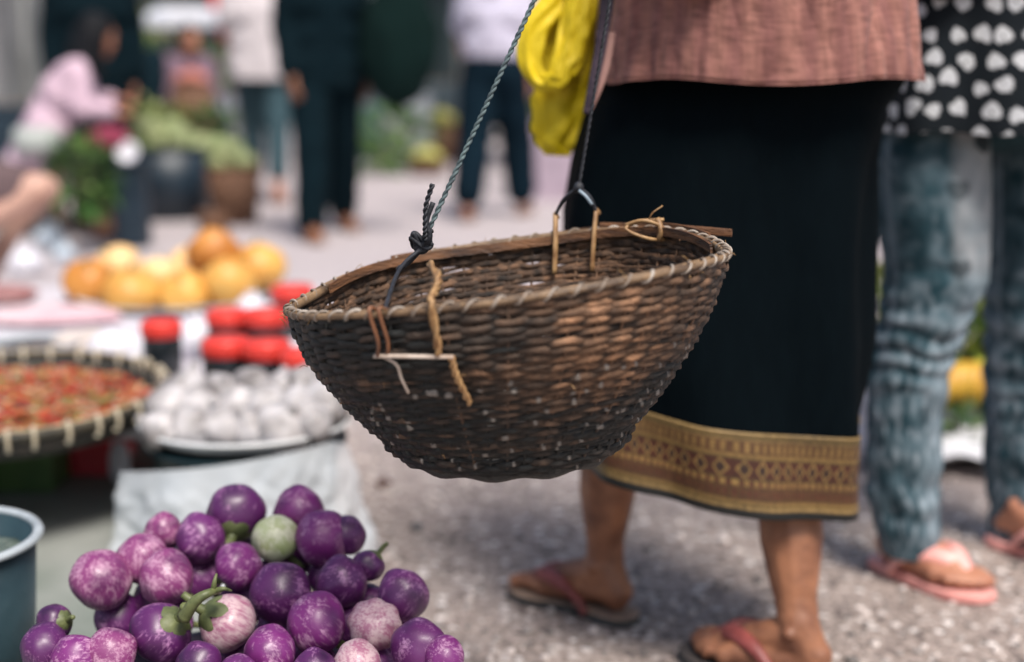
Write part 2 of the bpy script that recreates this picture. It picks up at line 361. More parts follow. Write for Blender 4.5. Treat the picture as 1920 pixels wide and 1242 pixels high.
def body_shapes(mb, J, s, plump=1.0, fine=False):
    hd = J['head']; fc = V(J['face']).normalized(); up = V((0, 0, 1))
    t = J.get('tilt', V((0, 0, 1))); up = V(t).normalized(); lf = up.cross(fc).normalized(); fc = lf.cross(up).normalized()
    M = Matrix((lf, -fc, up)).transposed()       # local x left, -y face, z up
    def h(x, y, z): return hd + M @ V((x, y, z)) * s
    mb.ell(h(0, .012, .02), (.073 * s, .09 * s, .092 * s), M)
    mb.ell(h(0, -.02, -.03), (.056 * s, .066 * s, .078 * s), M)
    mb.cap(h(-.02, -.058, -.078), .022 * s, h(.02, -.058, -.078), .022 * s)
    mb.cap(h(0, -.086, 0.006), .008 * s, h(0, -.103, -.03), .012 * s)
    mb.cap(h(-.012, -.096, -.034), .008 * s, h(.012, -.096, -.034), .008 * s)
    mb.cap(h(-.03, -.076, .022), .012 * s, h(.03, -.076, .022), .012 * s)
    mb.cap(h(-.017, -.085, -.053), .0075 * s, h(.017, -.085, -.053), .0075 * s)
    mb.cap(h(-.014, -.084, -.064), .0075 * s, h(.014, -.084, -.064), .0075 * s)
    for sg in (1, -1):
        mb.cap(h(sg * .04, -.062, -.025), .018 * s, h(sg * .045, -.05, -.035), .018 * s)
        mb.ell(h(sg * .074, .008, -.01), (.010 * s, .02 * s, .032 * s), M)
    mb.cap(J['neck'], .05 * s, hd - up * (.04 * s) + (-fc) * (.015 * s), .046 * s)
    ch, pe = J['chest'], J['pelvis']
    for sd in ('l', 'r'):
        sh = J['shoulder_' + sd]; el = J['elbow_' + sd]; wr = J['wrist_' + sd]
        mb.cap(J['neck'] - V((0, 0, .015)) * s, .045 * s, sh, .043 * s)
        mb.cap(ch, .085 * s, sh - V((0, 0, .02)), .05 * s)
        mb.cap(sh, .046 * s * plump, el, .034 * s * plump); m_ = sh.lerp(el, .4); mb.cap(m_, .042 * s * plump, m_, .042 * s * plump)
        a = el.lerp(wr, .28); mb.cap(el, .034 * s, a, .037 * s * plump); mb.cap(a, .036 * s * plump, wr, .022 * s)
        hp = J['hip_' + sd]; kn = J['knee_' + sd]; an = J['ankle_' + sd]
        mb.cap(pe, .09 * s, hp, .086 * s * plump)
        mb.cap(hp, .083 * s * plump, kn, .052 * s)
        c = kn.lerp(an, .3); fd = V(J['foot_' + sd]).normalized()
        c2 = c - fd * (.012 * s)
        mb.cap(kn, .05 * s, c2, .05 * s * plump); mb.cap(c2, .05 * s * plump, kn.lerp(an, .72), .036 * s); mb.cap(kn.lerp(an, .7), .036 * s, an, .029 * s)
        mb.cap(kn.lerp(an, .75) - fd * .018 * s, .016 * s, an - fd * .026 * s - V((0, 0, .03 * s)), .013 * s)   # achilles
        foot(mb, an, J['foot_' + sd], 1 if sd == 'l' else -1, s, gz=J.get('fz_' + sd))
        hand(mb, wr, J.get('hd_' + sd, wr - el), J.get('hn_' + sd, pe - wr), s, curl=J.get('hc_' + sd, .35), side=1 if sd == 'l' else -1)
    wa = pe.lerp(ch, .45); a = J['lat']
    for (c, w, r) in ((pe, .07, .1), (wa, .055, .088), (ch, .075, .1), (ch.lerp(J['neck'], .4), .07, .085)):
        mb.cap(c + a * (w * s), r * s * plump * .95, c - a * (w * s), r * s * plump * .95)
    mb.cap(pe, .1 * s * plump, wa, .1 * s * plump); mb.cap(wa, .1 * s * plump, ch, .105 * s * plump)

def pose_stand(loc, yaw, H, stride=.0, lead='l', arms=(0, 0), spread=.0):
    s = H / 1.6; o = V(loc); f = V((math.cos(yaw), math.sin(yaw), 0)); l = V((-math.sin(yaw), math.cos(yaw), 0)); U = V((0, 0, 1))
    def q(a, b_, c): return o + (f * a + l * b_ + U * c) * s
    k = 1 if lead == 'l' else -1
    J = dict(pelvis=q(0, 0, .86), chest=q(.0, 0, 1.16), neck=q(-.005, 0, 1.34), head=q(.02, 0, 1.485), face=f, lat=l)
    for sd, b_ in (('l', 1), ('r', -1)):
        st = stride / 2 * (k if sd == 'l' else -k)
        J['hip_' + sd] = q(0, b_ * .08, .82); J['ankle_' + sd] = q(st / s, b_ * (.075 + spread), .082 if st >= 0 else .095)
        J['knee_' + sd] = q(st * .55 / s + .03, b_ * (.08 + spread * .5), .455); J['foot_' + sd] = (f + l * b_ * .12).normalized()
        J['fz_' + sd] = 0.018
        J['shoulder_' + sd] = q(0, b_ * .155, 1.295)
        aw = arms[0 if sd == 'l' else 1]
        J['elbow_' + sd] = q(-.02 + aw * .1, b_ * .195, 1.03); J['wrist_' + sd] = q(.05 + aw * .25, b_ * .2, .80 + abs(aw) * .12)
    return J, s
def pose_sit(loc, yaw, H, seat=.40, lean=.1, hands=((.35, .1, .62), (.35, -.1, .62)), kneex=.36):
    s = H / 1.6; o = V(loc); f = V((math.cos(yaw), math.sin(yaw), 0)); l = V((-math.sin(yaw), math.cos(yaw), 0)); U = V((0, 0, 1))
    def q(a, b_, c): return o + (f * a + l * b_) * s + U * c
    z = seat + .09 * s
    J = dict(pelvis=q(0, 0, z), chest=q(lean * .8, 0, z + .29 * s), neck=q(lean * 1.25, 0, z + .455 * s), head=q(lean * 1.6 + .03, 0, z + .59 * s), face=(f - U * .25), lat=l, tilt=U + f * .2)
    for i, (sd, b_) in enumerate((('l', 1), ('r', -1))):
        J['hip_' + sd] = q(.03, b_ * .085, z - .005); J['knee_' + sd] = q(kneex, b_ * .11, max(.44 * s, z - .02)); J['ankle_' + sd] = q(kneex - .02, b_ * .1, .098); J['foot_' + sd] = f; J['fz_' + sd] = .018
        J['shoulder_' + sd] = q(lean * 1.15, b_ * .15, z + .41 * s)
        h = hands[i]; J['wrist_' + sd] = q(h[0], h[1], h[2])
        m_ = (J['shoulder_' + sd] + J['wrist_' + sd]) / 2; J['elbow_' + sd] = m_ + l * (b_ * .05) - U * .09 - f * .05; J['hn_' + sd] = V((0, 0, -1))
    return J, s
def make_person(label, J, s, loc, clothes, skin=SKIN, voxel=.011, hair='bun', shoes=None, group=None, eyes=False, plump=1.0, hairm=HAIR):
    root = thing('person', label, 'person', loc, 0, group)
    mb = MB(); body_shapes(mb, J, s, plump)
    me = remesh(mb, voxel, 3); body = link('body', me, skin, root)
    pe, ch, a = J['pelvis'], J['chest'], J['lat']; wa = pe.lerp(ch, .45)
    for c in clothes:
        kind, m = c[0], c[1]; o = c[2] if len(c) > 2 else {}
        mb = MB(); cut = []
        if kind in ('trousers', 'shorts'):
            pad = o.get('pad', .018); fl = o.get('flare', 0); e = o.get('end', .92 if kind == 'trousers' else .0)
            mb.cap(pe + a * .06 * s, (.1 + pad) * s, pe - a * .06 * s, (.1 + pad) * s); mb.cap(pe, (.1 + pad) * s, wa, (.1 + pad * .6) * s)
            for sd in 'lr':
                hp, kn, an = J['hip_' + sd], J['knee_' + sd], J['ankle_' + sd]
                if kind == 'trousers':
                    mb.cap(hp, (.088 + pad) * s, kn, (.06 + pad + fl * .5) * s); mb.cap(kn, (.06 + pad + fl * .5) * s, kn.lerp(an, e), (.043 + pad + fl) * s)
                else:
                    mb.cap(hp, (.088 + pad) * s, hp.lerp(kn, .86), (.062 + pad) * s)
            wr = .007
        elif kind == 'skirt':
            e = o.get('end', .55); pad = o.get('pad', .02)
            hem = J['knee_l'].lerp(J['ankle_l'], e).lerp(J['knee_r'].lerp(J['ankle_r'], e), .5)
            mb.cap(pe + a * .06 * s, (.1 + pad) * s, pe - a * .06 * s, (.1 + pad) * s)
            for sd in 'lr':
                q = J['knee_' + sd].lerp(J['ankle_' + sd], e)
                mb.cap(J['hip_' + sd], (.09 + pad) * s, J['knee_' + sd], (.085 + pad) * s); mb.cap(J['knee_' + sd], (.085 + pad) * s, q, (.08 + pad) * s)
            for t in (.0, .3, .6, 1):
                k1 = J['hip_l'].lerp(J['knee_l'], t); k2 = J['hip_r'].lerp(J['knee_r'], t); mb.cap(k1, .1 * s, k2, .1 * s)
                k1 = J['knee_l'].lerp(J['ankle_l'], e * t); k2 = J['knee_r'].lerp(J['ankle_r'], e * t); mb.cap(k1, .085 * s, k2, .085 * s)
            cut.append((hem + V((0, 0, -.02)), V((0, 0, -1)))); wr = .008
        else:
            pad = o.get('pad', .02); sl = o.get('sleeve', .9); drop = o.get('drop', .08)
            for (q, w, r) in ((pe, .075, .105), (wa, .065, .1), (ch, .08, .103), (ch.lerp(J['neck'], .45), .075, .078)):
                mb.cap(q + a * (w * s), (r + pad) * s, q - a * (w * s), (r + pad) * s)
            dn = (pe - ch).normalized()
            mb.cap(ch, (.105 + pad) * s, pe, (.11 + pad) * s)
            p2 = pe + dn * (drop + .1) * s; mb.cap(pe + a * .06 * s, (.11 + pad) * s, p2 + a * .065 * s, (.11 + pad) * s); mb.cap(pe - a * .06 * s, (.11 + pad) * s, p2 - a * .065 * s, (.11 + pad) * s); mb.cap(pe, (.11 + pad) * s, p2, (.11 + pad) * s)
            cut.append((pe + dn * drop * s, dn))
            for sd in 'lr':
                sh, el, w_ = J['shoulder_' + sd], J['elbow_' + sd], J['wrist_' + sd]
                mb.cap(J['neck'] - V((0, 0, .03)) * s, .05 * s, sh, (.046 + pad * .6) * s)
                if sl <= .5: mb.cap(sh, (.05 + pad) * s, sh.lerp(el, sl * 2), (.042 + pad * 1.2) * s)
                else: mb.cap(sh, (.05 + pad) * s, el, (.038 + pad) * s); mb.cap(el, (.038 + pad) * s, el.lerp(w_, (sl - .5) * 2), (.028 + pad) * s)
            wr = .007
        me = remesh(mb, voxel * 1.1, 3, cut, wrinkle=wr, wscale=8)
        link({'trousers': 'trousers', 'shorts': 'shorts', 'skirt': 'skirt'}.get(kind, kind), me, m, root)
    # hair
    hd = J['head']; up = V(J.get('tilt', V((0, 0, 1)))).normalized(); fc = V(J['face']).normalized(); lf = up.cross(fc).normalized(); fc = lf.cross(up)
    M = Matrix((lf, -fc, up)).transposed()
    def h(x, y, z): return hd + M @ V((x, y, z)) * s
    mb = MB(); mb.ell(h(0, .028, .032), (.084 * s, .092 * s, .095 * s), M)
    for sg in (1, -1): mb.cap(h(sg * .062, .03, .03), .03 * s, h(sg * .062, .045, -.03), .026 * s)
    if hair == 'bun': mb.ell(h(0, .13, .03), (.04 * s, .035 * s, .04 * s), M)
    if hair == 'long':
        for x in (-.05, 0, .05): mb.cap(h(x, .07, 0), .045 * s, h(x * 1.2, .1, -.26), .035 * s)
        for sg in (1, -1): mb.cap(h(sg * .07, .03, 0), .026 * s, h(sg * .075, .02, -.2), .024 * s)
    if hair == 'tail': mb.cap(h(0, .1, .05), .03 * s, h(0, .15, -.05), .03 * s); mb.cap(h(0, .15, -.05), .03 * s, h(0, .14, -.22), .015 * s)
    link('hair', remesh(mb, voxel, 3, wrinkle=.004, wscale=30), hairm, root)
    if eyes:
        for sg in (1, -1):
            e = MB(); e.ell(h(sg * .029, -.071, .002), (.013 * s, .012 * s, .009 * s), M, seg=12, rings=8); e.build('eye', mat('eye_dark', (.03, .02, .015), rough=.1), root)
    if shoes:
        for sd in 'lr':
            flipflop(root, J['ankle_' + sd], J['foot_' + sd], 1 if sd == 'l' else -1, shoes[0], shoes[1], shoes[2], s, gz=J['fz_' + sd] - .018, name='sandal')
    return root
exec_order = []
# ================================================================== GROUND
gm = MB(); gm.add([(-60, -6, 0), (60, -6, 0), (60, 90, 0), (-60, 90, 0)], [(0, 1, 2, 3)])
tag(gm.build('ground', m_ground()), kind='structure')

# grey tarpaulin the stall stands on
def tarp(name, corners, m, nu=60, nv=60, amp=.010, label='', cat='tarpaulin', z0=.016, seed=0, group=None, lift=None):
    c = [V(q) for q in corners]
    def fn(u, v):
        p = c[0].lerp(c[1], u).lerp(c[3].lerp(c[2], u), v)
        e = 1 + .0
        jx = .03 * nz(u * 5 + seed, v * 5, 3); jy = .03 * nz(u * 5, v * 5 + seed, 7)
        fold = abs(nz(p.x * 4 + seed, p.y * 2.2, 1)) ** .7; fine = nz(p.x * 16, p.y * 16, seed)
        z = z0 + amp * (1.3 * fold + .35 * fine) + (lift(u, v) if lift else 0)
        return V((p.x + jx, p.y + jy, p.z + max(.004, z)))
    mb = MB(); mb.grid(fn, nu, nv, closed=False)
    o = mb.build(name, m, loc=tuple((c[0] + c[2]) / 2))
    so = o.modifiers.new('t', 'SOLIDIFY'); so.thickness = .0015
    return tag(o, label, cat, group)
TARP = mat('grey_tarpaulin', srgb((150, 152, 148)), srgb((112, 120, 112)), scale=3.5, rough=.6, bump=.3, bscale=25)
tarp('tarpaulin', [(-1.75, 1.05, 0), (-.30, 1.25, 0), (-.52, 3.1, 0), (-2.3, 3.1, 0)], TARP, label='crumpled grey tarpaulin spread on the ground under the vegetable stall', amp=.009)

# ================================================================== WOVEN BASKET
BC = P(955, 503, 1.48); ROLL = R(7.9)
BM = Matrix.Rotation(-ROLL, 3, 'Y')
A = .228; D = .191
bask = thing('woven_basket', 'dark woven bamboo carrying basket hanging from a twisted cord', 'basket', tuple(BC + BM @ V((-.03, 0, -D))))
SP = [(0, 1.0), (.12, .985), (.28, .94), (.46, .855), (.62, .765), (.76, .675), (.87, .585), (.94, .57), (.985, .52), (1, .49)]
def rimr(th): 
    return 1 + .045 * math.exp(-((abs(th) - PI) / .22) ** 2) - .012 * math.cos(4 * th)
def bpt(th, t, off=0.0, dz=0.0):
    """point on the basket wall; th angle, t depth 0..1"""
    th = (th + PI) % (2 * PI) - PI
    s_ = interp(SP, t); k = L(rimr(th), 1, min(1, t * 1.5))
    r = A * s_ * k + off
    x = r * math.cos(th); y = r * math.sin(th) * .98
    sag = -.012 * (abs(math.cos(th)) ** 5) * (1 - t)
    q = V((x - .028 * t, y, -D * t + sag + dz - x * .105 * t * t))
    return BC + BM @ q
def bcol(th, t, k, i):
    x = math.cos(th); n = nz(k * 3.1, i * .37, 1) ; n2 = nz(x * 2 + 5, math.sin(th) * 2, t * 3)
    warm = smooth((x + .38 + n2 * .3) / .7) * smooth((.76 - t + n2 * .3) / .4) * (1 - .55 * smooth((x - .5) / .4))  # soot staining, plus the lit orange right and shaded left painted in
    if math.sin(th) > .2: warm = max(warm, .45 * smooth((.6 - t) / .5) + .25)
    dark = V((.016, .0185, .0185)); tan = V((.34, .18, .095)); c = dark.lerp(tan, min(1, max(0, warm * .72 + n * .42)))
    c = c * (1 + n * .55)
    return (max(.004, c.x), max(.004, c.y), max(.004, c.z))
BAM = mat('basket_bamboo', (1, 1, 1), (.50, .46, .44), scale=160, rough=.62, bump=.7, bscale=260, bdist=.003, attr=True, stretch=(1, 1, 4))
mb = MB(); NS = 50; NR = 43
for k in range(NR):
    t0 = .02 + .965 * (k / (NR - 1)); pts = []; cols = []; n = NS * 7
    ph = random.random() * 6
    vs = []; seg = 6; cs = []
    for i in range(n):
        th = 2 * PI * i / n; lam = math.sin(th * NS / 2 + k * PI)
        jit = .0022 * nz(i * .11, k * 2.3, ph) ; off = .0016 * lam * (1 + .7 * nz(i * .07, k * 5.1, 3)) + jit
        t = t0 + .016 * nz(i * .03, k * .5, 2) + .009 * nz(i * .23, k * 3.7, 9)
        c0 = bpt(th, min(1, t), off); nrm = (c0 - bpt(th, min(1, t), -.03)).normalized(); wv = (bpt(th, min(1, t), off, .01) - c0).normalized()
        h_ = .0035 * (1 + .55 * nz(i * .13, k * 3.3, 5)) * (1.04 if t < .5 else .9); w_ = .0012
        c = bcol(th, t, k, i // 7); g = .50 + .62 * max(0, lam) + .75 * nz(i * .37, k * 7.7, 1) + .3 * nz(i * 1.7, k * 3.1, 4); g = max(.12, g)  # crease shade painted into the strands: raised bumps lighter, tucked parts darker
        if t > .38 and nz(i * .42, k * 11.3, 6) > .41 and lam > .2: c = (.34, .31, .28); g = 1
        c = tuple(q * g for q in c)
        for a in range(seg):
            q = 2 * PI * a / seg + .5
            vs.append(c0 + wv * (h_ * math.cos(q)) + nrm * (w_ * math.sin(q))); cs.append(c)
    fs = []
    for j in range(n):
        for a in range(seg):
            fs.append((j * seg + a, j * seg + (a + 1) % seg, ((j + 1) % n) * seg + (a + 1) % seg, ((j + 1) % n) * seg + a))
    mb.add(vs, fs, cs)
for i in range(NS):
    th = 2 * PI * (i + .5) / NS + .0
    pts = [bpt(th, t / 14) for t in range(15)]
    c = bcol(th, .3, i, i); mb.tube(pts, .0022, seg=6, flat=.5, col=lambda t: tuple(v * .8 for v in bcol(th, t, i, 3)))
# floor of the basket
for k in range(9):
    fr = 1 - k / 9.0; pts = []
    for i in range(90):
        th = 2 * PI * i / 90; p = bpt(th, 1, -A * .49 * (1 - fr)); pts.append(p + V((0, 0, .002 * math.sin(th * 12 + k * PI))))
    mb.tube(pts, .0062, seg=6, closed=True, flat=.45, up=(0, 0, 1), col=(.05, .048, .045))
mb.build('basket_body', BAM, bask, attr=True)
# rim: split bamboo hoops wound with cane
RIMM = mat('rim_cane', srgb((150, 122, 92)), srgb((70, 54, 42)), scale=30, rough=.55, bump=.4, bscale=140, bdist=.003)
RIMG = mat('rim_binding', srgb((168, 158, 148)), srgb((110, 92, 76)), scale=40, rough=.6, bump=.4, bscale=200, bdist=.002)
n = 160
mb = MB()
mb.tube([bpt(2 * PI * i / n, 0, .0035, .002) for i in range(n)], .0031, seg=8, closed=True, flat=.6, up=tuple(BM @ V((0, 0, 1))))
mb.tube([bpt(2 * PI * i / n, 0, -.004, .001) for i in range(n)], .0050, seg=8, closed=True, flat=.5, up=tuple(BM @ V((0, 0, 1))))
rim = mb.build('rim', RIMM, bask)
mb = MB(); pts = []
NW = 58
for i in range(NW * 12):
    th = 2 * PI * i / (NW * 12); a = 2 * PI * NW * th / (2 * PI)
    pts.append(bpt(th, 0, .0052 * math.cos(a) + .0006 * nz(i * .2), .0045 * math.sin(a) + .002))
mb.tube(pts, .0021, seg=5, closed=True, flat=.6)
mb.build('binding', RIMG, rim)
# inner back band with its loose end
mb = MB()
def band(t0, t1, off, z0, h, th_off=0.003, n=60):
    vs = []; 
    for i in range(n + 1):
        th = L(t0, t1, i / n); zz = z0(i / n) if callable(z0) else z0
        for (o_, z) in ((0, 0), (0, h), (-th_off, h), (-th_off, 0)):
            vs.append(bpt(th, 0, off + o_, zz + z))
    fs = []
    for i in range(n):
        for a in range(4): fs.append((i * 4 + a, i * 4 + (a + 1) % 4, (i + 1) * 4 + (a + 1) % 4, (i + 1) * 4 + a))
    fs += [(0, 1, 2, 3), tuple(range(n * 4, n * 4 + 4))]
    return vs, fs
v_, f_ = band(.10, 2.75, -.008, lambda u: -.005 + .003 * math.sin(u * 9), .010); mb.add(v_, f_)
v_, f_ = band(.35, 2.2, .010, lambda u: -.004 + .003 * math.sin(u * 7), .010); mb.add(v_, f_)
e0 = bpt(1.1, 0, .012, .006); e1 = P(1372, 437, 1.60)
BRW = mat('brown_bamboo', srgb((132, 90, 58)), srgb((60, 40, 30)), scale=22, rough=.55, bump=.4, bscale=90, stretch=(1, 1, 6))
mb.tube(curve([e0, L(e0, e1, .5) + V((0, 0, .002)), e1], 12), .0045, seg=8, flat=.3, up=(0, 0, 1))
mb.build('inner_band', BRW, bask, smooth_=False)
# handle bindings of cane
CANE = mat('pale_cane', srgb((178, 142, 98)), srgb((118, 84, 52)), scale=70, rough=.5, bump=.3, bscale=150, bdist=.002)
CANEW = mat('white_cane', srgb((205, 190, 178)), srgb((160, 140, 125)), scale=50, rough=.5, bump=.3, bscale=150, bdist=.002)
CANED = mat('russet_cane', srgb((140, 92, 62)), srgb((92, 60, 44)), scale=50, rough=.5, bump=.3, bscale=150, bdist=.002)
def rimth(px, back=False):
    """rim angle whose point stands at image column px"""
    best = None
    for i in range(721):
        th = PI * i / 720 * (1 if back else -1); p = bpt(th, 0); d = p - CAM
        x = 960 + FPX * d.x / d.dot(Fv)
        if best is None or abs(x - px) < best[0]: best = (abs(x - px), th)
    return best[1]
def wallp(px, t, off=.008):
    best = None
    for i in range(361):
        th = -PI * i / 360; p = bpt(th, t, off); d = p - CAM; x = 960 + FPX * d.x / d.dot(Fv)
        if best is None or abs(x - px) < best[0]: best = (abs(x - px), p)
    return best[1]
thA = rimth(818); thB = rimth(716)
def twist(pts, r, m, name='handle_binding', n=60, amp=.0025, turns=5, par=None):
    c = curve(pts, n); mb = MB()
    for k in (0, PI):
        q = []
        for i, p in enumerate(c):
            a = 2 * PI * turns * i / n + k; t = (c[min(i + 1, n)] - c[max(i - 1, 0)]).normalized(); x = t.orthogonal().normalized(); y = t.cross(x)
            q.append(p + x * amp * math.cos(a) + y * amp * math.sin(a))
        mb.tube(q, r, seg=6)
    return mb.build(name, m, par or bask)
inA = bpt(thA, .0, -.03, .035); rimA = bpt(thA, 0, .010, .006)
twist([P(806, 494, 1.36), P(822, 520, 1.30), P(815, 548, 1.285), rimA + V((0, -.002, .004)), wallp(820, .12, .008), wallp(822, .21, .008)], .0025, CANE, amp=.0018, turns=3)
twist([wallp(845, .23, .008), wallp(852, .31, .009), wallp(866, .40, .008), wallp(880, .50, .007)], .0022, CANE, amp=.0015, turns=3)
mb = MB(); mb.tube(curve([wallp(702, .20), wallp(750, .205, .009), wallp(800, .215, .009), wallp(850, .23)], 30), .0027, seg=6, flat=.5); mb.tube(curve([wallp(715, .2, .009), wallp(742, .25, .009), wallp(752, .33, .008), wallp(765, .42)], 20), .0016, seg=6)
mb.build('handle_binding', CANEW, bask)
mb = MB()
for o_ in (-.0045, .0045):
    mb.tube(curve([bpt(thB, 0, -.008, .002) + V((o_, 0, 0)), bpt(thB, 0, .010, .008) + V((o_, 0, 0)), wallp(716, .12) + V((o_, 0, 0)), wallp(716, .2) + V((o_, 0, 0))], 16), .0019, seg=6)
mb.build('handle_binding', CANED, bask)
for px, r in ((1046, .0038), (1123, .0034)):
    t = rimth(px, True); mb = MB()
    mb.tube(curve([bpt(t, .22, -.008), bpt(t, .05, -.013), bpt(t, 0, -.006, .014), bpt(t, 0, .002, .026), bpt(t, 0, .008, .022)], 20), r, seg=7, flat=.7); mb.build('handle_binding', CANE, bask)
kn = bpt(rimth(1236, True), 0, -.012, .004); mb = MB()
mb.tube(curve([kn + V(q) for q in ((-.03, 0, .006), (-.01, -.008, .012), (.012, -.008, .004), (.016, 0, -.010), (-.006, -.010, -.008), (-.03, -.004, .002), (-.012, .004, .010), (.014, .002, .012))], 50), .0022, seg=6)
mb.tube(curve([kn + V(q) for q in ((.008, -.006, -.010), (.010, -.010, 0), (.006, -.004, .014))], 10), .0035, seg=6)
mb.tube(curve([kn + V(q) for q in ((-.004, 0, .010), (.0, -.004, .020), (.012, 0, .028))], 10), .0008, seg=5)
mb.build('handle_binding', CANE, bask)
# frayed fibres
mb = MB()
for i in range(46):
    th = -PI * random.random() if i % 3 else PI * random.random(); t = random.choice((0, 0, .05, random.random() * .9)); p = bpt(th, t, .006, .003)
    d = V((random.uniform(-1, 1), random.uniform(-.6, .1), random.uniform(-.3, 1))) * random.uniform(.006, .016)
    mb.tube(curve([p, p + d * .5 + V((0, 0, .002)), p + d], 5), .0004, seg=4)
tag(mb.build('frayed_fibres', CANE, bask), kind='stuff')
# carrying cord
CORD = mat('grey_cord', srgb((92, 110, 112)), srgb((52, 62, 68)), scale=120, rough=.7, bump=.4, bscale=300, bdist=.002)
CORDD = mat('dark_cord', srgb((46, 48, 56)), srgb((26, 28, 34)), scale=120, rough=.6, bump=.4, bscale=300, bdist=.002)
APEX = V((P(1224, -483, 1.66).x, 1.66, P(1224, -483, 1.66).z)); KN = P(790, 462, 1.50)
def rope(a, b_, r, m, name, turns, par, n=220, mid=None):
    pts = curve([a, mid, b_] if mid else [a, L(a, b_, .5), b_], n)
    mb = MB(); ax = (b_ - a).normalized(); x = ax.orthogonal().normalized(); y = ax.cross(x)
    for k in (0, PI):
        mb.tube([p + (x * math.cos(2 * PI * turns * i / n + k) + y * math.sin(2 * PI * turns * i / n + k)) * r * .8 for i, p in enumerate(pts)], r, seg=6)
    return mb.build(name, m, par)
cord = rope(KN, APEX, .0017, CORD, 'carrying_cord', 34, bask, 500)
mb = MB()
for (a, b_, c, ph) in ((.010, .006, .010, 0), (.008, .008, .012, 1.2), (.011, .007, .006, 2.6)):
    mb.tube([KN + V((a * math.cos(t), b_ * math.sin(t + ph), c * math.sin(t * 2 + ph) * .7 + .002 * t)) for t in [2 * PI * i / 40 for i in range(41)]], .0024, seg=7)
mb.tube(curve([P(790, 462, 1.495), P(806, 444, 1.49), P(800, 415, 1.49), P(812, 380, 1.49)], 16), .0028, seg=7)
mb.ell(KN, (.009, .007, .009))
mb.build('knot', CORDD, cord)
twist([P(798, 452, 1.49), P(797, 425, 1.488), P(799, 385, 1.487), P(811, 346, 1.485)], .0016, CORDD, 'loose_end', 40, .0014, 5, cord)
tb = bpt(rimth(745, True), .03, -.006, 0)
mb = MB(); mb.tube(curve([P(788, 468, 1.495), P(768, 490, 1.50), P(748, 505, 1.52), tb], 18), .0032, seg=7); mb.tube(curve([P(786, 470, 1.49), P(760, 492, 1.47), P(742, 520, 1.43), bpt(thB, 0, -.006, .004)], 18), .0022, seg=7)
mb.build('cord_tail', CORDD, cord)
bk = P(1085, 352, 1.675)
rope(bk, APEX, .0012, CORDD, 'carrying_cord', 30, bask, 400)
mb = MB()
for px in (1046, 1123): mb.tube(curve([bpt(rimth(px, True), 0, .0, .026), L(bpt(rimth(px, True), 0, 0, .03), bk, .55) + V(((px - 1085) * .0001, 0, 0)), bk], 14), .0022, seg=7)
mb.ell(bk, (.006, .006, .007)); mb.build('cord_loop', CORDD, bask)
mb = MB(); mb.tube(curve([P(1086, 358, 1.664), P(1098, 368, 1.66), P(1110, 384, 1.66)], 8), .0022, seg=6); mb.build('cord_whipping', mat('pale_thread', srgb((150, 165, 178)), rough=.5), bask)
# carrying pole over the shoulder
pole = MB(); pd = V((-.80, .60, 0)).normalized(); p0 = APEX - pd * .12 + V((0, 0, .012))
pts = [p0 + pd * (1.5 * i / 30) + V((0, 0, .05 * math.sin(PI * i / 30))) for i in range(31)]
pole.tube(pts, lambda t: .017 - .005 * abs(2 * t - 1) + (.0015 if int(t * 30) % 6 == 0 else 0), seg=12, flat=.6, up=(0, 0, 1))
tag(pole.build('carrying_pole', CANE, loc=tuple(pts[15])), 'long split bamboo pole across the shoulder of the woman in pink', 'pole')

# ================================================================== WOMAN WITH THE BASKET
f1 = V((-.79, .61, 0)).normalized(); l1 = V((-f1.y, f1.x, 0)); U = V((0, 0, 1))
# lateral: l1 points to her left = towards the camera
c0 = V((.315, 2.07, 0)); s1 = .96
J = dict(pelvis=c0 + U * .83, chest=c0 + U * 1.11, neck=c0 + U * 1.28 + f1 * .01, head=c0 + U * 1.415 + f1 * .03, face=f1, lat=l1)
aL = P(1494, 1164, 1.925); aL.z = .094; aR = P(1132, 1080, 2.185); aR.z = .094
kL = P(1468, 760, 2.03); kR = P(1150, 690, 2.15)
J.update(hip_l=c0 + l1 * .045 + U * .79, hip_r=c0 - l1 * .045 + U * .79, knee_l=kL, knee_r=kR, ankle_l=aL, ankle_r=aR, foot_l=(f1 + l1 * .10).normalized(), foot_r=(f1 - l1 * .04).normalized(), fz_l=.018, fz_r=.018,
         shoulder_l=c0 + l1 * .15 + U * 1.235, shoulder_r=c0 - l1 * .15 + U * 1.235,
         elbow_l=c0 + l1 * .22 + U * 1.02 - f1 * .06, wrist_l=APEX + U * -.02 + f1 * .16 + l1 * .02, hd_l=V((0, 0, 1)) - f1 * .3, hn_l=-l1,
         elbow_r=c0 - l1 * .20 + U * 1.02 + f1 * .06, wrist_r=P(1062, -62, 2.12) + V((.0, .02, .11)), hd_r=V((-.1, -.1, -1)), hn_r=V((-.5, -.6, 0)), hc_r=1.0, hc_l=1.1)
w1 = thing('person', 'woman in pink blouse and black skirt with gold hem walking beside the woven basket', 'person', (c0.x, c0.y, 0))
mb = MB(); body_shapes(mb, J, s1, .86)
for k_, a_, fd in ((kL, aL, J['foot_l']), (kR, aR, J['foot_r'])):
    mb.cap(k_.lerp(a_, .2), .047, k_.lerp(a_, .62), .046); mb.cap(k_.lerp(a_, .62), .046, k_.lerp(a_, .84), .034)
link('body', remesh(mb, .0040, 2), SKIN_DARK, w1)
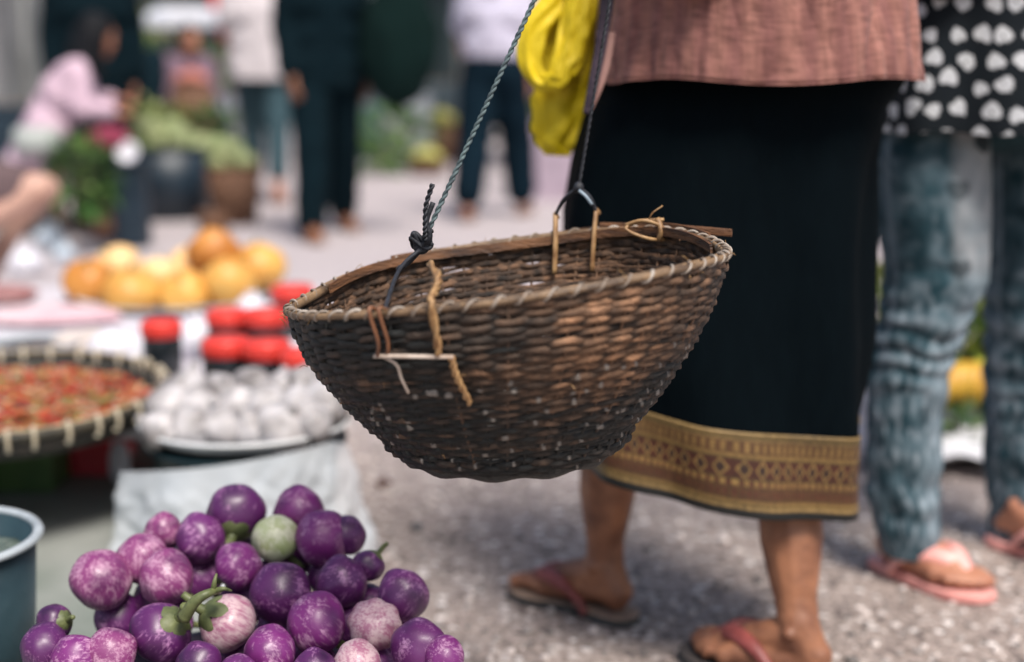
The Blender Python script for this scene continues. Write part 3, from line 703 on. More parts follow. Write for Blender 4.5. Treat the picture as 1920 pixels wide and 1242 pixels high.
# skirt
SKT = mat('black_skirt_cloth', (.0006, .0026, .0042), (.0012, .0036, .0054), scale=60, rough=.85, bump=.5, bscale=60, bdist=.004, spec=.055, stretch=(1, 1, .3))
XL = [(120, 1150), (160, 1128), (200, 1105), (300, 1078), (400, 1062), (600, 1062), (800, 1078), (960, 1082)]
XR = [(120, 1698), (160, 1684), (200, 1656), (300, 1635), (400, 1631), (600, 1625), (800, 1597), (960, 1591)]
YC = 2.06
def skirt_pt(u, v, off=0, y0=110., y1=868.):
    py = L(y0, y1, v); th = 2 * PI * u
    a = P(interp(XL, py), py, YC); b_ = P(interp(XR, py), py, YC); cx = (a.x + b_.x) / 2; hw = (b_.x - a.x) / 2; z = (a.z + b_.z) / 2
    dep = L(.15, .175, v)
    fold = (.011 * math.sin(th * 7 + 1.3 * math.sin(v * 3) + 2 * nz(v * 1.5, 3)) + .014 * nz(math.cos(th) * 1.6, math.sin(th) * 1.6, v * 1.6) + .006 * abs(nz(th * 3 + v * 2, v * 2.2, 7))) * smooth(v * 1.4 + .15)
    cs = math.cos(th); sn = math.sin(th); e = .86
    x = hw * math.copysign(abs(cs) ** e, cs); y = dep * math.copysign(abs(sn) ** e, sn)
    tilt = (-x * .16 - .02) * smooth((v - .3) / .7)       # hem hangs lower at the back of the stride
    k = 1 + (fold * .9 + off) / .2
    return V((cx + x * k, YC + y * k - .02 * x, z + tilt + .004 * nz(cs * 2, sn * 2, 1) * smooth(v)))
mb = MB(); mb.grid(lambda u, v: skirt_pt(u, v), 160, 110, col=None)
sk = mb.build('skirt', SKT, w1); q = sk.modifiers.new('t', 'SOLIDIFY'); q.thickness = .002
# gold brocade band at the hem: u runs round, v down the band (real woven pattern)
BAND = mat('gold_brocade', (1, 1, 1), (.78, .76, .72), scale=120, rough=.5, bump=.5, bscale=400, bdist=.002, attr=True, spec=.5)
def band_col(u, v):
    q = u * 64; fu = q - math.floor(q); du = abs(fu - .5) * 2
    gold = V((.23, .138, .044)); red = V((.075, .018, .009)); blk = V((.004, .005, .005)); olive = V((.072, .047, .013)); br = V((.24, .155, .058))
    n = nz(u * 300, v * 40, 2); wear = nz(u * 9, v * 3, 6)
    if v < .035: c = br
    elif v < .07: c = olive
    elif v < .10: c = br * .7
    elif v < .25:
        c = red.lerp(olive, .5); 
        if math.sin(u * 64 * PI * 4) > .1 and .13 < v < .22: c = gold * .8
    elif v < .29: c = gold * .75
    elif v < .56:
        t = (v - .29) / .27; dd = abs(t - .5) * 2
        c = red * .7
        if du + dd * .9 < .55: c = blk + red * .3
        elif du + dd < .85: c = gold
        elif dd > .8: c = olive
    elif v < .62: c = gold if math.sin(u * 64 * PI * 4) > -.2 else red
    elif v < .80:
        c = olive.lerp(red, .45)
        if abs(((v - .62) / .18) - .5) * 2 < .5 and math.sin(u * 64 * PI * 6) > .2: c = red
    elif v < .835: c = gold * .8
    elif v < .86: c = olive
    elif v < .905: c = br
    else: c = blk
    c = c * (1 + .6 * n + .35 * wear); return (max(.002, c.x), max(.002, c.y), max(.002, c.z))
mb = MB(); y1 = 966.
mb.grid(lambda u, v: skirt_pt(u, L(.818, 1.002, v) + .0, .0028), 1500, 46, col=band_col)
hb = mb.build('hem_band', BAND, w1, attr=True); q = hb.modifiers.new('t', 'SOLIDIFY'); q.thickness = .0018; q.offset = -1
# blouse
def blouse_col(u, v):
    s_ = math.sin(u * 2 * PI * 34 + nz(u * 40, v * 2, 1)) ; st = .5 + .5 * s_
    c = V((.31, .145, .118)).lerp(V((.20, .085, .080)), st * .75)
    slub = nz(u * 60, v * 140, 3); c = c * (1 + .42 * slub + .22 * nz(u * 300, v * 20, 8))
    if abs(u - .685) < .0028: c = c * .75
    return tuple(c)
BL = mat('pink_handwoven', (1, 1, 1), (.86, .84, .84), scale=60, rough=.85, bump=.5, bscale=90, bdist=.003, attr=True, sheen=.1, spec=.2)
bXL = [(-900, 1300), (-600, 1230), (-250, 1180), (-60, 1150), (60, 1140), (160, 1128)]
bXR = [(-900, 1560), (-600, 1640), (-250, 1672), (-60, 1690), (60, 1703), (160, 1712)]
def blouse_pt(u, v, off=0):
    py = L(-800., 148., v); th = 2 * PI * u; Yb = 2.03
    a = P(interp(bXL, py), py, Yb); b_ = P(interp(bXR, py), py, Yb); cx = (a.x + b_.x) / 2; hw = (b_.x - a.x) / 2; z = (a.z + b_.z) / 2
    cs = math.cos(th); sn = math.sin(th); e = .88; dep = L(.11, .175, smooth(v * 1.3))
    fold = .010 * nz(th * 2.2, v * 1.2, 5) + .006 * math.sin(th * 9 + 3 * nz(v * 4, th)) * smooth((v - .4) * 2) + .016 * abs(nz(th * 3.6 + v * 3, v * 4 - th * 1, 2)) + .005 * abs(nz(th * 8 - v * 3, v * 6, 6)) + .002 * nz(th * 9 - v * 22, v * 14 + th * 4, 3)
    k = 1 + (fold + off) / .2
    x = hw * math.copysign(abs(cs) ** e, cs); y = dep * math.copysign(abs(sn) ** e, sn)
    return V((cx + x * k, Yb + y * k, z + (.004 * math.sin(th * 5) + (.006 * max(0, cs) ** 6)) * smooth(v)))
mb = MB(); mb.grid(lambda u, v: blouse_pt(u, v), 620, 200, col=blouse_col)
bl = mb.build('blouse', BL, w1, attr=True); q = bl.modifiers.new('t', 'SOLIDIFY'); q.thickness = .0025
mb = MB(); mb.grid(lambda u, v: blouse_pt(u, L(.972, 1.004, v), .0022), 620, 6, col=blouse_col)
mb.build('hem', BL, bl, attr=True)
mb = MB()
for sd in 'lr':
    mb.cap(J['neck'] - U * .05, .06, J['shoulder_' + sd], .062); mb.cap(J['shoulder_' + sd], .064, J['elbow_' + sd], .055)
    mb.cap(J['chest'], .11, J['shoulder_' + sd], .06)
link('sleeves', remesh(mb, .008, 4, wrinkle=.004), mat('pink_sleeve', (.35, .155, .14), (.28, .12, .11), scale=60, rough=.85), w1)
# loose flap and dark plum sash at her side
PLUM = mat('plum_cloth', srgb((62, 46, 60)), srgb((36, 30, 42)), scale=10, rough=.8, bump=.4, bscale=60)
def strip(pts, w, m, name, par, up=(1, 0, 0), th=.2, loc=None, n=40, seg=10):
    mb = MB(); c = curve(pts, n); mb.tube(c, (lambda t: w(t) if callable(w) else w), seg=seg, flat=th, up=up); return mb.build(name, m, par, loc)
strip([P(1150, -90, 1.87), P(1139, 0, 1.868), P(1126, 90, 1.865), P(1112, 160, 1.86), P(1100, 214, 1.86)], lambda t: .0085 * (1.15 - .5 * t), PLUM, 'sash', w1)
strip([P(1136, 60, 1.89), P(1130, 120, 1.885), P(1120, 165, 1.88), P(1106, 206, 1.88)], lambda t: .012 * (1.1 - .8 * t), mat('pink_lining', (.42, .24, .21), (.3, .16, .14), scale=30, rough=.8), 'blouse_flap', w1)
# hair & bun
hd = J['head']; mb = MB(); lf = l1; Mh = Matrix((lf, -f1, U)).transposed(); hh = lambda x, y, z: hd + Mh @ V((x, y, z)) * s1
mb.ell(hh(0, .03, .032), (.083, .09, .093), Mh); mb.ell(hh(0, .13, .04), (.045, .035, .045), Mh)
for sg in (1, -1): mb.cap(hh(sg * .06, .03, .03), .03, hh(sg * .06, .05, -.03), .024)
link('hair', remesh(mb, .006, 3, wrinkle=.003, wscale=40), HAIR, w1)
SOLE = mat('dark_rubber', srgb((58, 64, 66)), srgb((40, 44, 46)), scale=30, rough=.7, bump=.2)
BED = mat('worn_footbed', srgb((176, 150, 130)), srgb((110, 90, 80)), scale=12, rough=.75, bump=.3)
STR = mat('maroon_strap', srgb((140, 70, 66)), srgb((100, 46, 46)), scale=30, rough=.5)
BEDD = mat('dark_footbed', srgb((70, 62, 60)), srgb((44, 42, 44)), scale=12, rough=.75, bump=.3)
flipflop(w1, aR, J['foot_r'], -1, SOLE, STR, BED, s1 * 1.05, sw=1.25, lift=.004)
flipflop(w1, aL, J['foot_l'], 1, SOLE, STR, BEDD, s1 * 1.05, sw=1.25, lift=.004)

# yellow cloth looped over her far side
YEL = mat('yellow_cloth', srgb((226, 198, 14)), srgb((188, 164, 4)), scale=14, rough=.6, bump=.8, bscale=34, bdist=.010, stretch=(1, 1, .4))
YT = P(1072, -40, 2.10)
yb = thing('yellow_bag', 'bright yellow cloth bag hanging in knotted loops beside the black skirt', 'bag', tuple(P(1045, 290, 2.10)))
Y0 = 2.08
loop = [P(1078, -70, Y0 + .02), P(1040, 8, Y0 + .01), P(1004, 62, Y0), P(994, 112, Y0 - .005), P(1012, 150, Y0 - .01), P(1040, 148, Y0 - .02), P(1058, 110, Y0 - .015), P(1072, 50, Y0), P(1090, -50, Y0 + .02)]
def drape(pts, w, name, par, th=.35, seed=0, n=110, seg=48, m=YEL):
    c = curve(pts, n); mb = MB(); vs = []; prev = None
    up = V((1, 0, 0))
    for k, p in enumerate(c):
        t = (c[min(k + 1, n)] - c[max(k - 1, 0)]).normalized(); x = (V((0, 1, 0)).cross(t)); x = x.normalized() if x.length > .1 else V((1, 0, 0)); y = t.cross(x); ww = w(k / n)
        for i in range(seg):
            a = 2 * PI * i / seg; r = 1 + .30 * nz(math.cos(a) * 2.4 + seed, math.sin(a) * 2.4, k * .07) + .22 * math.sin(a * 5 + seed + 2.5 * nz(k * .06, seed)) + .08 * nz(i * .9, k * .5, seed)
            vs.append(p + x * (ww * math.cos(a) * r) + y * (ww * th * math.sin(a) * r))
    fs = [(j * seg + i, j * seg + (i + 1) % seg, (j + 1) * seg + (i + 1) % seg, (j + 1) * seg + i) for j in range(n) for i in range(seg)] + [tuple(reversed(range(seg))), tuple(range(n * seg, (n + 1) * seg))]
    return mb.add(vs, fs).build(name, m, par)
drape([P(1085, -90, Y0 + .04), P(1072, 20, Y0 + .035), P(1062, 120, Y0 + .03), P(1052, 200, Y0 + .03), P(1046, 262, Y0 + .03), P(1044, 292, Y0 + .03)], lambda t: .037 * (1.0 - .55 * smooth((t - .72) / .28)) * (.75 + .25 * smooth(t * 3)), 'bag_body', yb, .4, 3)
drape(loop, lambda t: .0150 + .003 * math.sin(t * 9), 'bag_handle', yb, .6, 1)
drape([P(1094, -70, Y0), P(1090, 10, Y0 - .015), P(1078, 80, Y0 - .02), P(1056, 138, Y0 - .025), P(1030, 158, Y0 - .02)], lambda t: .0185 * (1.05 - .3 * t), 'bag_handle', yb, .55, 6)

# ================================================================== WOMAN IN THE HEART BLOUSE
c2 = V(((1868 - 960) * 2.42 / FPX * 1.0, 2.46, 0)); f2 = V((.35, -.94, 0)).normalized(); l2 = V((-f2.y, f2.x, 0)); s2 = .97
aA = P(1690, 1042, 2.38); aA.z = .092; aB = P(1912, 1002, 2.50); aB.z = .092
J = dict(pelvis=c2 + U * .84, chest=c2 + U * 1.12, neck=c2 + U * 1.30, head=c2 + U * 1.43 + f2 * .02, face=f2, lat=l2,
         hip_l=c2 + l2 * .075 + U * .80 + V((0, .05, 0)), hip_r=c2 - l2 * .085 + U * .80, knee_r=P(1735, 600, 2.38), knee_l=P(1950, 600, 2.56), ankle_r=aA, ankle_l=aB,
         foot_r=V((.56, -.83, 0)).normalized(), foot_l=V((.6, -.8, 0)).normalized(), fz_l=.018, fz_r=.018,
         shoulder_l=c2 + l2 * .15 + U * 1.255, shoulder_r=c2 - l2 * .15 + U * 1.255, elbow_l=c2 + l2 * .24 + U * 1.03 - f2 * .05, elbow_r=c2 - l2 * .2 + U * 1.03 + f2 * .12,
         wrist_l=c2 + l2 * .3 + U * .92 + f2 * .16, wrist_r=c2 - l2 * .05 + U * 1.1 + f2 * .28, hn_r=V((0, 0, 1)), hn_l=V((0, 0, -1)))
w2 = thing('person', 'woman in a black heart print blouse, blue jeans and pink sandals at the right edge', 'person', (c2.x, c2.y, 0))
mb = MB(); body_shapes(mb, J, s2, .8); link('body', remesh(mb, .006, 3), SKIN, w2)
JEAN = mat('denim', (1, 1, 1), (.72, .74, .76), scale=45, rough=.85, bump=.5, bscale=160, bdist=.002, attr=True, stretch=(1, 1, .35), spec=.2)
def leg_grid(tabL, tabR, Yf, name, seed, spots, ytop, ybot, fade=None):
    def hw(py): return interp(tabL, py), interp(tabR, py)
    def pt(u, v):
        py = L(ytop, ybot, v); a, b_ = hw(py); Yc = Yf(py); e = 16 * smooth((300 - py) / 100); a += e; b_ -= e * .4; A_ = P(a, py, Yc); B_ = P(b_, py, Yc); c = (A_ + B_) / 2; r = (B_ - A_).length / 2
        th = 2 * PI * u
        kn = math.exp(-((py - 640) / 120) ** 2); lo = smooth((py - 780) / 120)
        w = (.0034 * kn * math.sin(py * .13 + 5 * nz(math.cos(th) * .8, math.sin(th) * .8, py * .01 + seed) + seed) + .007 * lo * nz(math.cos(th) * 1.2 + seed, math.sin(th) * 1.2, py * .018) + .0022 * lo * math.sin(py * .09 + 3 * nz(math.cos(th), math.sin(th), py * .01)) + .004 * nz(math.cos(th) * 2, math.sin(th) * 2, py * .012 + seed)) * smooth((1 - v) * 12 + .1)
        k = 1 + w / max(r, .03)
        return V((c.x + math.cos(th) * r * k, Yc + math.sin(th) * r * 1.08 * k, c.z + .003 * nz(th, py * .02)))
    def col(u, v):
        py = L(ytop, ybot, v); th = 2 * PI * u; x = math.cos(th); front = -math.sin(th)
        base = V((.016, .050, .066)); pale = V((.32, .38, .43)); mid = V((.080, .130, .158))
        n = nz(x * 3 + seed, front * 3, py * .02); n2 = nz(x * 6, front * 6 + seed, py * .045)
        c = base.lerp(mid, smooth(.45 + n * .9))
        kn = math.exp(-((py - 640) / 130) ** 2); 
        c = c.lerp(pale, max(0, n2) * (.35 + .75 * smooth((py - 480) / 150)) * 1.1)
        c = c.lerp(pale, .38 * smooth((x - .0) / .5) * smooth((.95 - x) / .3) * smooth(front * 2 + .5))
        n4 = nz(x * 14 + seed, front * 14, py * .05); c = c.lerp(pale, .22 * max(0, n4) * smooth((py - 640) / 150)); c = c * (1 - .3 * max(0, -n4))
        if abs(x - .90) < .03 or abs(x + .90) < .03: c = c.lerp(pale, .35)
        crease = math.sin(py * .13 + 5 * nz(x * .8, math.sin(th) * .8, py * .01 + seed) + seed)
        c = c.lerp(pale, .42 * kn * smooth(crease) * (.5 + n * 2)) if n > -.2 else c
        if fade: c = c.lerp(V((.29, .31, .33)), fade(x, front, py) * .95)
        for (sx, sy) in spots:
            px = (sx - interp(tabL, py)) / (interp(tabR, py) - interp(tabL, py)) * 2 - 1
            if front > 0 and abs(py - sy) < 24:
                hx = (x - px) * 5.2; hy = -(py - sy) / 17
                if (hx * hx + hy * hy - 1) ** 3 - hx * hx * hy ** 3 < 0: c = c.lerp(V((.008, .02, .028)), .9 if sy < 300 else .55)
        return tuple(c)
    mb = MB(); mb.grid(pt, 200, 330, col=col); return pt, col, mb
t1L = [(120, 1640), (250, 1640), (400, 1646), (500, 1664), (600, 1652), (700, 1632), (850, 1626), (940, 1634), (1000, 1648), (1034, 1656)]
t1R = [(120, 1862), (250, 1852), (400, 1850), (520, 1846), (600, 1812), (680, 1778), (780, 1762), (900, 1757), (1034, 1762)]
t2L = [(120, 1846), (400, 1848), (600, 1850), (700, 1852), (850, 1848), (920, 1856), (1030, 1862)]
t2R = [(120, 2090), (400, 2060), (600, 2026), (800, 1985), (1030, 1968)]
trs = MB()
pt, col, m1 = leg_grid(t1L, t1R, lambda py: L(2.42, 2.36, (py - 120) / 900), 'leg', 1.3, [(1815, 268), (1762, 352), (1768, 495), (1742, 620), (1712, 765), (1690, 885)], 120., 1034.,
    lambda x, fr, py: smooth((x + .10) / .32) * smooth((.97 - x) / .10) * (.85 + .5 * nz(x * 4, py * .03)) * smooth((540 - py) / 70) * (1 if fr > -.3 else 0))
pt, col, m2 = leg_grid(t2L, t2R, lambda py: L(2.53, 2.54, (py - 120) / 900), 'leg', 4.1, [(1905, 400), (1925, 640)], 120., 1030.)
for m_ in (m1, m2): trs.add(m_.v, m_.f, m_.c)
trs.ell(c2 + U * .835 + V((.0, .0, 0)), (.185, .135, .105), None, 32, 18, col=(.02, .05, .062))
o = trs.build('jeans', JEAN, w2, attr=True); q = o.modifiers.new('t', 'SOLIDIFY'); q.thickness = .003
# blouse with a scatter of white hearts
def hearts_at(U_, V_, cell=.041):
    i0 = math.floor(U_ / cell); j0 = math.floor(V_ / cell)
    for i in (i0 - 1, i0, i0 + 1):
        for j in (j0 - 1, j0, j0 + 1):
            r = random.Random(i * 7919 + j * 104729); cx = (i + .5 + (.5 if j % 2 else 0) + r.uniform(-.2, .2)) * cell; cy = (j + .5 + r.uniform(-.2, .2)) * cell; a = r.uniform(-.8, .8) + (PI if r.random() < .15 else 0); s_ = r.uniform(.0098, .0128)
            x = U_ - cx; y = V_ - cy
            if abs(x) > .024 or abs(y) > .024: continue
            X = (x * math.cos(a) + y * math.sin(a)) / s_; Y = (-x * math.sin(a) + y * math.cos(a)) / s_
            X += .07 * nz(U_ * 150, V_ * 150, i); Y += .07 * nz(U_ * 150, V_ * 150, j + 9)
            if (X * X + Y * Y - 1) ** 3 - X * X * Y ** 3 < 0:
                if X * X + (Y - .5) ** 2 < .035 and r.random() < .3: return False
                return True
    return False
def hb_pt(u, v):
    py = L(-640., 243., v); th = 2 * PI * u; Yb = 2.43; cx = 1868; w = interp([(-640, 130), (-400, 190), (-100, 205), (120, 222), (243, 233)], py)
    a = P(cx - w, py, Yb); b_ = P(cx + w, py, Yb); c = (a + b_) / 2; hw = (b_.x - a.x) / 2; cs = math.cos(th); sn = math.sin(th)
    fold = (.012 * nz(th * 1.6, v * 1.5, 9) + .007 * math.sin(th * 8 + v * 2)) * smooth(v * 1.3)
    k = 1 + fold / .2; dep = L(.11, .185, smooth(v)); cs = math.copysign(abs(cs) ** .72, cs); sn = math.copysign(abs(sn) ** .72, sn)
    return V((c.x + cs * hw * k, Yb + sn * dep * k, c.z + .010 * nz(cs * 2, sn * 2, 4) * smooth(v)))
ARC = [0.0]
for i in range(520): ARC.append(ARC[-1] + (hb_pt((i + 1) / 520, .9) - hb_pt(i / 520, .9)).length)
def hb_col(u, v):
    return (.60, .62, .64) if hearts_at(ARC[int(round(u * 520))], v * .80) else (.006, .010, .014)
HBL = mat('heart_print_cloth', (1, 1, 1), (.85, .85, .88), scale=30, rough=.8, bump=.3, bscale=120, bdist=.003, attr=True, spec=.2)
mb = MB(); mb.grid(hb_pt, 520, 330, col=hb_col)
o = mb.build('blouse', HBL, w2, attr=True); q = o.modifiers.new('t', 'SOLIDIFY'); q.thickness = .002
mb = MB()
for sd in 'lr': mb.cap(J['neck'] - U * .05, .055, J['shoulder_' + sd], .06); mb.cap(J['shoulder_' + sd], .06, J['elbow_' + sd], .052)
link('sleeves', remesh(mb, .009, 4), mat('black_sleeve', (.006, .01, .014), rough=.8), w2)
hd = J['head']; mb = MB(); Mh = Matrix((l2, -f2, U)).transposed(); hh = lambda x, y, z: hd + Mh @ V((x, y, z))
mb.ell(hh(0, .03, .032), (.084, .09, .094), Mh)
for x in (-.05, 0, .05): mb.cap(hh(x, .07, 0), .04, hh(x * 1.2, .09, -.25), .03)
link('hair', remesh(mb, .007, 3, wrinkle=.003, wscale=40), HAIR, w2)
PNK = mat('pink_rubber', srgb((240, 176, 168)), srgb((226, 156, 148)), scale=20, rough=.45, bump=.15)
PNK2 = mat('pink_sole', srgb((226, 160, 152)), srgb((190, 120, 116)), scale=20, rough=.6)
flipflop(w2, aA, J['foot_r'], -1, PNK2, PNK, PNK, s2 * 1.02, sw=1.45, lift=.005)
flipflop(w2, aB, J['foot_l'], 1, PNK2, PNK, PNK, s2 * 1.02, sw=1.45, lift=.005)
# ================================================================== EGGPLANTS
m_eggplant('aubergine_dark', (.085, .012, .092), (.38, .17, .35), .24, (.022, .005, .032))
m_eggplant('aubergine_violet', (.12, .018, .12), (.44, .22, .40), .29, (.030, .006, .042))
m_eggplant('aubergine_magenta', (.17, .020, .15), (.52, .28, .44), .29, (.045, .006, .055))
m_eggplant('aubergine_mottled', (.20, .036, .14), (.46, .24, .36), .36, (.045, .008, .050))
m_eggplant('aubergine_pale', (.34, .13, .21), (.54, .38, .41), .42, (.16, .05, .11))
m_eggplant('aubergine_white', (.36, .40, .20), (.60, .60, .46), .46, (.30, .37, .15))
CALYX = mat('calyx_green', (.15, .17, .065), (.06, .075, .028), scale=60, rough=.5, bump=.3, bscale=200, bdist=.002)
def fruit_mesh(seed, ribs=7, rb=.02, flat=.93):
    mb = MB()
    def fn(q):
        a = math.atan2(q.y, q.x); e = 1 - abs(q.z) ** 2
        d = 1 + rb * math.cos(ribs * a + seed) * e + .10 * nz(q.x * 1.1 + seed, q.y * 1.1, q.z * 1.1)
        d -= .13 * max(0, -q.z - .86) * 5 * .5 + .05 * max(0, q.z - .93) * 6
        return d
    mb.ell((0, 0, 0), (.0315, .0315, .0315 * flat), None, 40, 28, fn=fn); return mb
def calyx_mesh(seed):
    mb = MB(); rr = random.Random(seed); vs = []; n = 40; rings = 7
    for j in range(rings):
        t = j / (rings - 1)
        for i in range(n):
            a = 2 * PI * i / n; lobe = .55 + .45 * max(0, math.cos(a * 2.5 + seed)) ** 1.0 if False else .5 + .5 * abs(math.cos(a * 2.5 + seed))
            ang = t * (1.0 * lobe); r = .0328 * math.sin(ang * .85) + .001; z = -.0300 * math.cos(ang) - .0025 + .004 * t * t * lobe
            vs.append((r * math.cos(a), r * math.sin(a), z))
    fs = [(j * n + i, j * n + (i + 1) % n, (j + 1) * n + (i + 1) % n, (j + 1) * n + i) for j in range(rings - 1) for i in range(n)]
    mb.add(vs, fs)
    mb.tube(curve([(0, 0, -.028), (.001, 0, -.036), (.004, .002, -.046), (.010, .003, -.056)], 12), lambda t: .0062 - .0022 * t, seg=9)
    return mb
protoE = [fruit_mesh(k * 2.1, (6, 7, 5, 8)[k], (.012, .02, .028, .045)[k], (.93, .98, .88, .84)[k]).build('aubergine', None).data for k in range(4)]
protoC = [calyx_mesh(k * 1.7).build('calyx', CALYX).data for k in range(2)]
for o in list(COL.objects):
    if o.data in protoE or o.data in protoC: bpy.data.objects.remove(o)
EG = [  # px, py, radius px, skin, shape, direction of the stem end (None = hidden), label
 (443, 962, 56, 'dark', 0, (.0, -.75, -.5), 'glossy dark violet aubergine with its calyx turned down, at the back of the heap'),
 (560, 960, 48, 'magenta', 1, None, 'magenta aubergine topmost at the back right of the heap'),
 (375, 1010, 48, 'violet', 1, None, 'violet aubergine between the back row and the green stalk, left of the pale green one'),
 (516, 1010, 43, 'white', 0, None, 'the only greenish white aubergine, near the top of the purple heap'),
 (606, 1010, 53, 'magenta', 0, None, 'streaked magenta aubergine just right of the greenish white one'),
 (650, 1004, 36, 'dark', 0, None, 'shaded dark aubergine peeping out behind the right shoulder of the heap'),
 (306, 996, 34, 'mottled', 1, None, 'small pinkish aubergine half hidden at the back left of the heap'),
 (268, 1048, 50, 'mottled', 0, None, 'dusky mottled aubergine behind the pinkest one at the left of the heap'),
 (310, 1084, 53, 'mottled', 1, None, 'pink mottled aubergine standing out at the left centre of the heap'),
 (190, 1088, 58, 'mottled', 0, None, 'pink aubergine with a dark underside on the far left shoulder'),
 (447, 1060, 46, 'magenta', 2, None, 'reddish violet aubergine directly above the green stalk'),
 (525, 1112, 58, 'dark', 0, None, 'deep purple aubergine in the very middle of the heap'),
 (640, 1092, 50, 'dark', 1, None, 'purple aubergine above the pale striped one on the right'),
 (690, 1062, 30, 'dark', 0, (.5, .3, .6), 'small blackish aubergine at the right edge of the heap'),
 (755, 1116, 50, 'violet', 1, None, 'round violet aubergine farthest right in the middle row'),
 (592, 1168, 58, 'magenta', 1, None, 'largest bright magenta aubergine at the front centre'),
 (428, 1168, 57, 'pale', 2, (-.72, -.30, .55), 'pale lilac ribbed aubergine with a green stalk at its upper left'),
 (702, 1172, 50, 'pale', 3, None, 'whitish pink striped squat aubergine at the right front'),
 (302, 1188, 60, 'dark', 0, (.6, -.3, .6), 'dark purple aubergine below the pink pair at the left'),
 (505, 1222, 50, 'magenta', 1, None, 'bright magenta aubergine at the bottom, left of the largest one'),
 (206, 1226, 50, 'mottled', 2, None, 'rosy aubergine at the bottom left, right of the leafy calyx'),
 (140, 1236, 46, 'magenta', 0, None, 'reddish aubergine at the bottom left corner of the heap'),
 (82, 1214, 46, 'dark', 1, None, 'dark aubergine at the lowest left corner, next to the bucket'),
 (102, 1168, 34, 'dark', 0, (.85, -.4, .35), 'dark aubergine with a pale green calyx on the left flank above the bucket side'),
 (668, 1248, 48, 'pale', 1, None, 'pale aubergine cut off by the bottom edge below the striped one'),
 (784, 1212, 54, 'violet', 2, None, 'ribbed violet aubergine at the bottom right of the heap'),
 (832, 1232, 38, 'magenta', 1, None, 'magenta aubergine at the lowest right corner of the heap'),
 (372, 1246, 42, 'dark', 0, None, 'dark aubergine cut off by the bottom edge under the pale lilac one'),
 (590, 1262, 44, 'dark', 1, None, 'shaded aubergine below the largest magenta one at the bottom edge'),
 (445, 1272, 42, 'violet', 1, None, 'violet aubergine under the pale lilac one at the bottom edge')]
GE = 'round purple aubergines heaped for sale'
def place_egg(c, r, skin, shape, stem, label, calyx=True):
    o = bpy.data.objects.new('aubergine', protoE[shape]); COL.objects.link(o)
    if len(protoE[shape].materials) == 0: protoE[shape].materials.append(MATS['aubergine_violet'])
    o.material_slots[0].link = 'OBJECT'; o.material_slots[0].material = MATS['aubergine_' + skin]
    z = (-V(stem)).normalized() if stem else V((random.uniform(-.6, .6), random.uniform(-.8, -.2), random.uniform(.25, .9))).normalized()
    o.rotation_mode = 'QUATERNION'; q = z.to_track_quat('Z', 'Y'); o.rotation_quaternion = q; o.location = c; k = r / .0315; o.scale = (k, k, k)
    tag(o, label, 'aubergine', GE)
    ca = bpy.data.objects.new('calyx', protoC[shape % 2]); COL.objects.link(ca); ca.parent = o
    return o
pos = []
for (px, py, r, skin, shp, stem, lab) in EG:
    Y = 1.76 - (py - 950) * .00105; c = P(px, py, Y); pos.append(c); place_egg(c, r * Y / FPX * (1.04 if r > 45 else 1.09), skin, shp, stem, lab)
for i, c in enumerate(list(pos)):       # layer beneath
    q = c + V((random.uniform(-.012, .012), random.uniform(-.005, .025), -.056))
    if q.z < .17: q.z = .17
    if all((q - o).length > .035 for o in pos):
        pos.append(q); place_egg(q, .0295, ('dark', 'dark', 'violet')[i % 3], i % 2, None, 'dark purple aubergine in the shaded lower layer, glimpsed between the upper ones')
WOOD = mat('crate_wood', srgb((140, 112, 84)), srgb((92, 70, 52)), scale=6, stretch=(1, 8, 8), rough=.75, bump=.4, bscale=40)
TIN = mat('enamel_tray', srgb((196, 200, 204)), srgb((160, 166, 172)), scale=12, rough=.35, bump=.1, spec=.6)
ec = V((-.30, 1.55, 0)); mb = MB()
mb.lathe(ec, [(0, .122), (.17, .122), (.20, .135), (.215, .155), (.222, .157), (.222, .153), (.205, .130), (.17, .116), (0, .116)], 48)
tag(mb.build('tray', mat('dark_plastic_tray', srgb((60, 52, 70)), rough=.4), loc=(ec.x, ec.y, .116)), 'shallow round dark tray under the aubergine heap', 'tray')
cr = thing('wooden_crate', 'low slatted wooden crate under the aubergine tray', 'crate', (ec.x, ec.y, 0))
for z in (.02, .06, .098):
    mb = MB()
    for sx, sy, a, b_ in ((0, -.17, .40, .012), (0, .17, .40, .012), (-.194, 0, .012, .325), (.194, 0, .012, .325)): mb.box((ec.x + sx, ec.y + sy, z), (a, b_, .030), bev=.002)
    mb.build('slat', WOOD, cr, smooth_=False)
# green stalks lying on the heap
mb = MB(); mb.tube(curve([P(412, 1108, 1.50), P(392, 1112, 1.48), P(366, 1128, 1.475), P(344, 1160, 1.48)], 20), lambda t: .0030 + .005 * t, seg=10)
for sg in (-1, 1): mb.tube(curve([P(400, 1110, 1.49), P(410 + sg * 8, 1098 + sg * 6, 1.485), P(420 + sg * 14, 1092 + sg * 16, 1.49)], 8), lambda t: .004 * (1 - t * .7), seg=7)
tag(mb.build('stalk', CALYX, loc=tuple(P(380, 1120, 1.48))), 'thick pale green stalk lying in the middle of the aubergines', 'stalk')

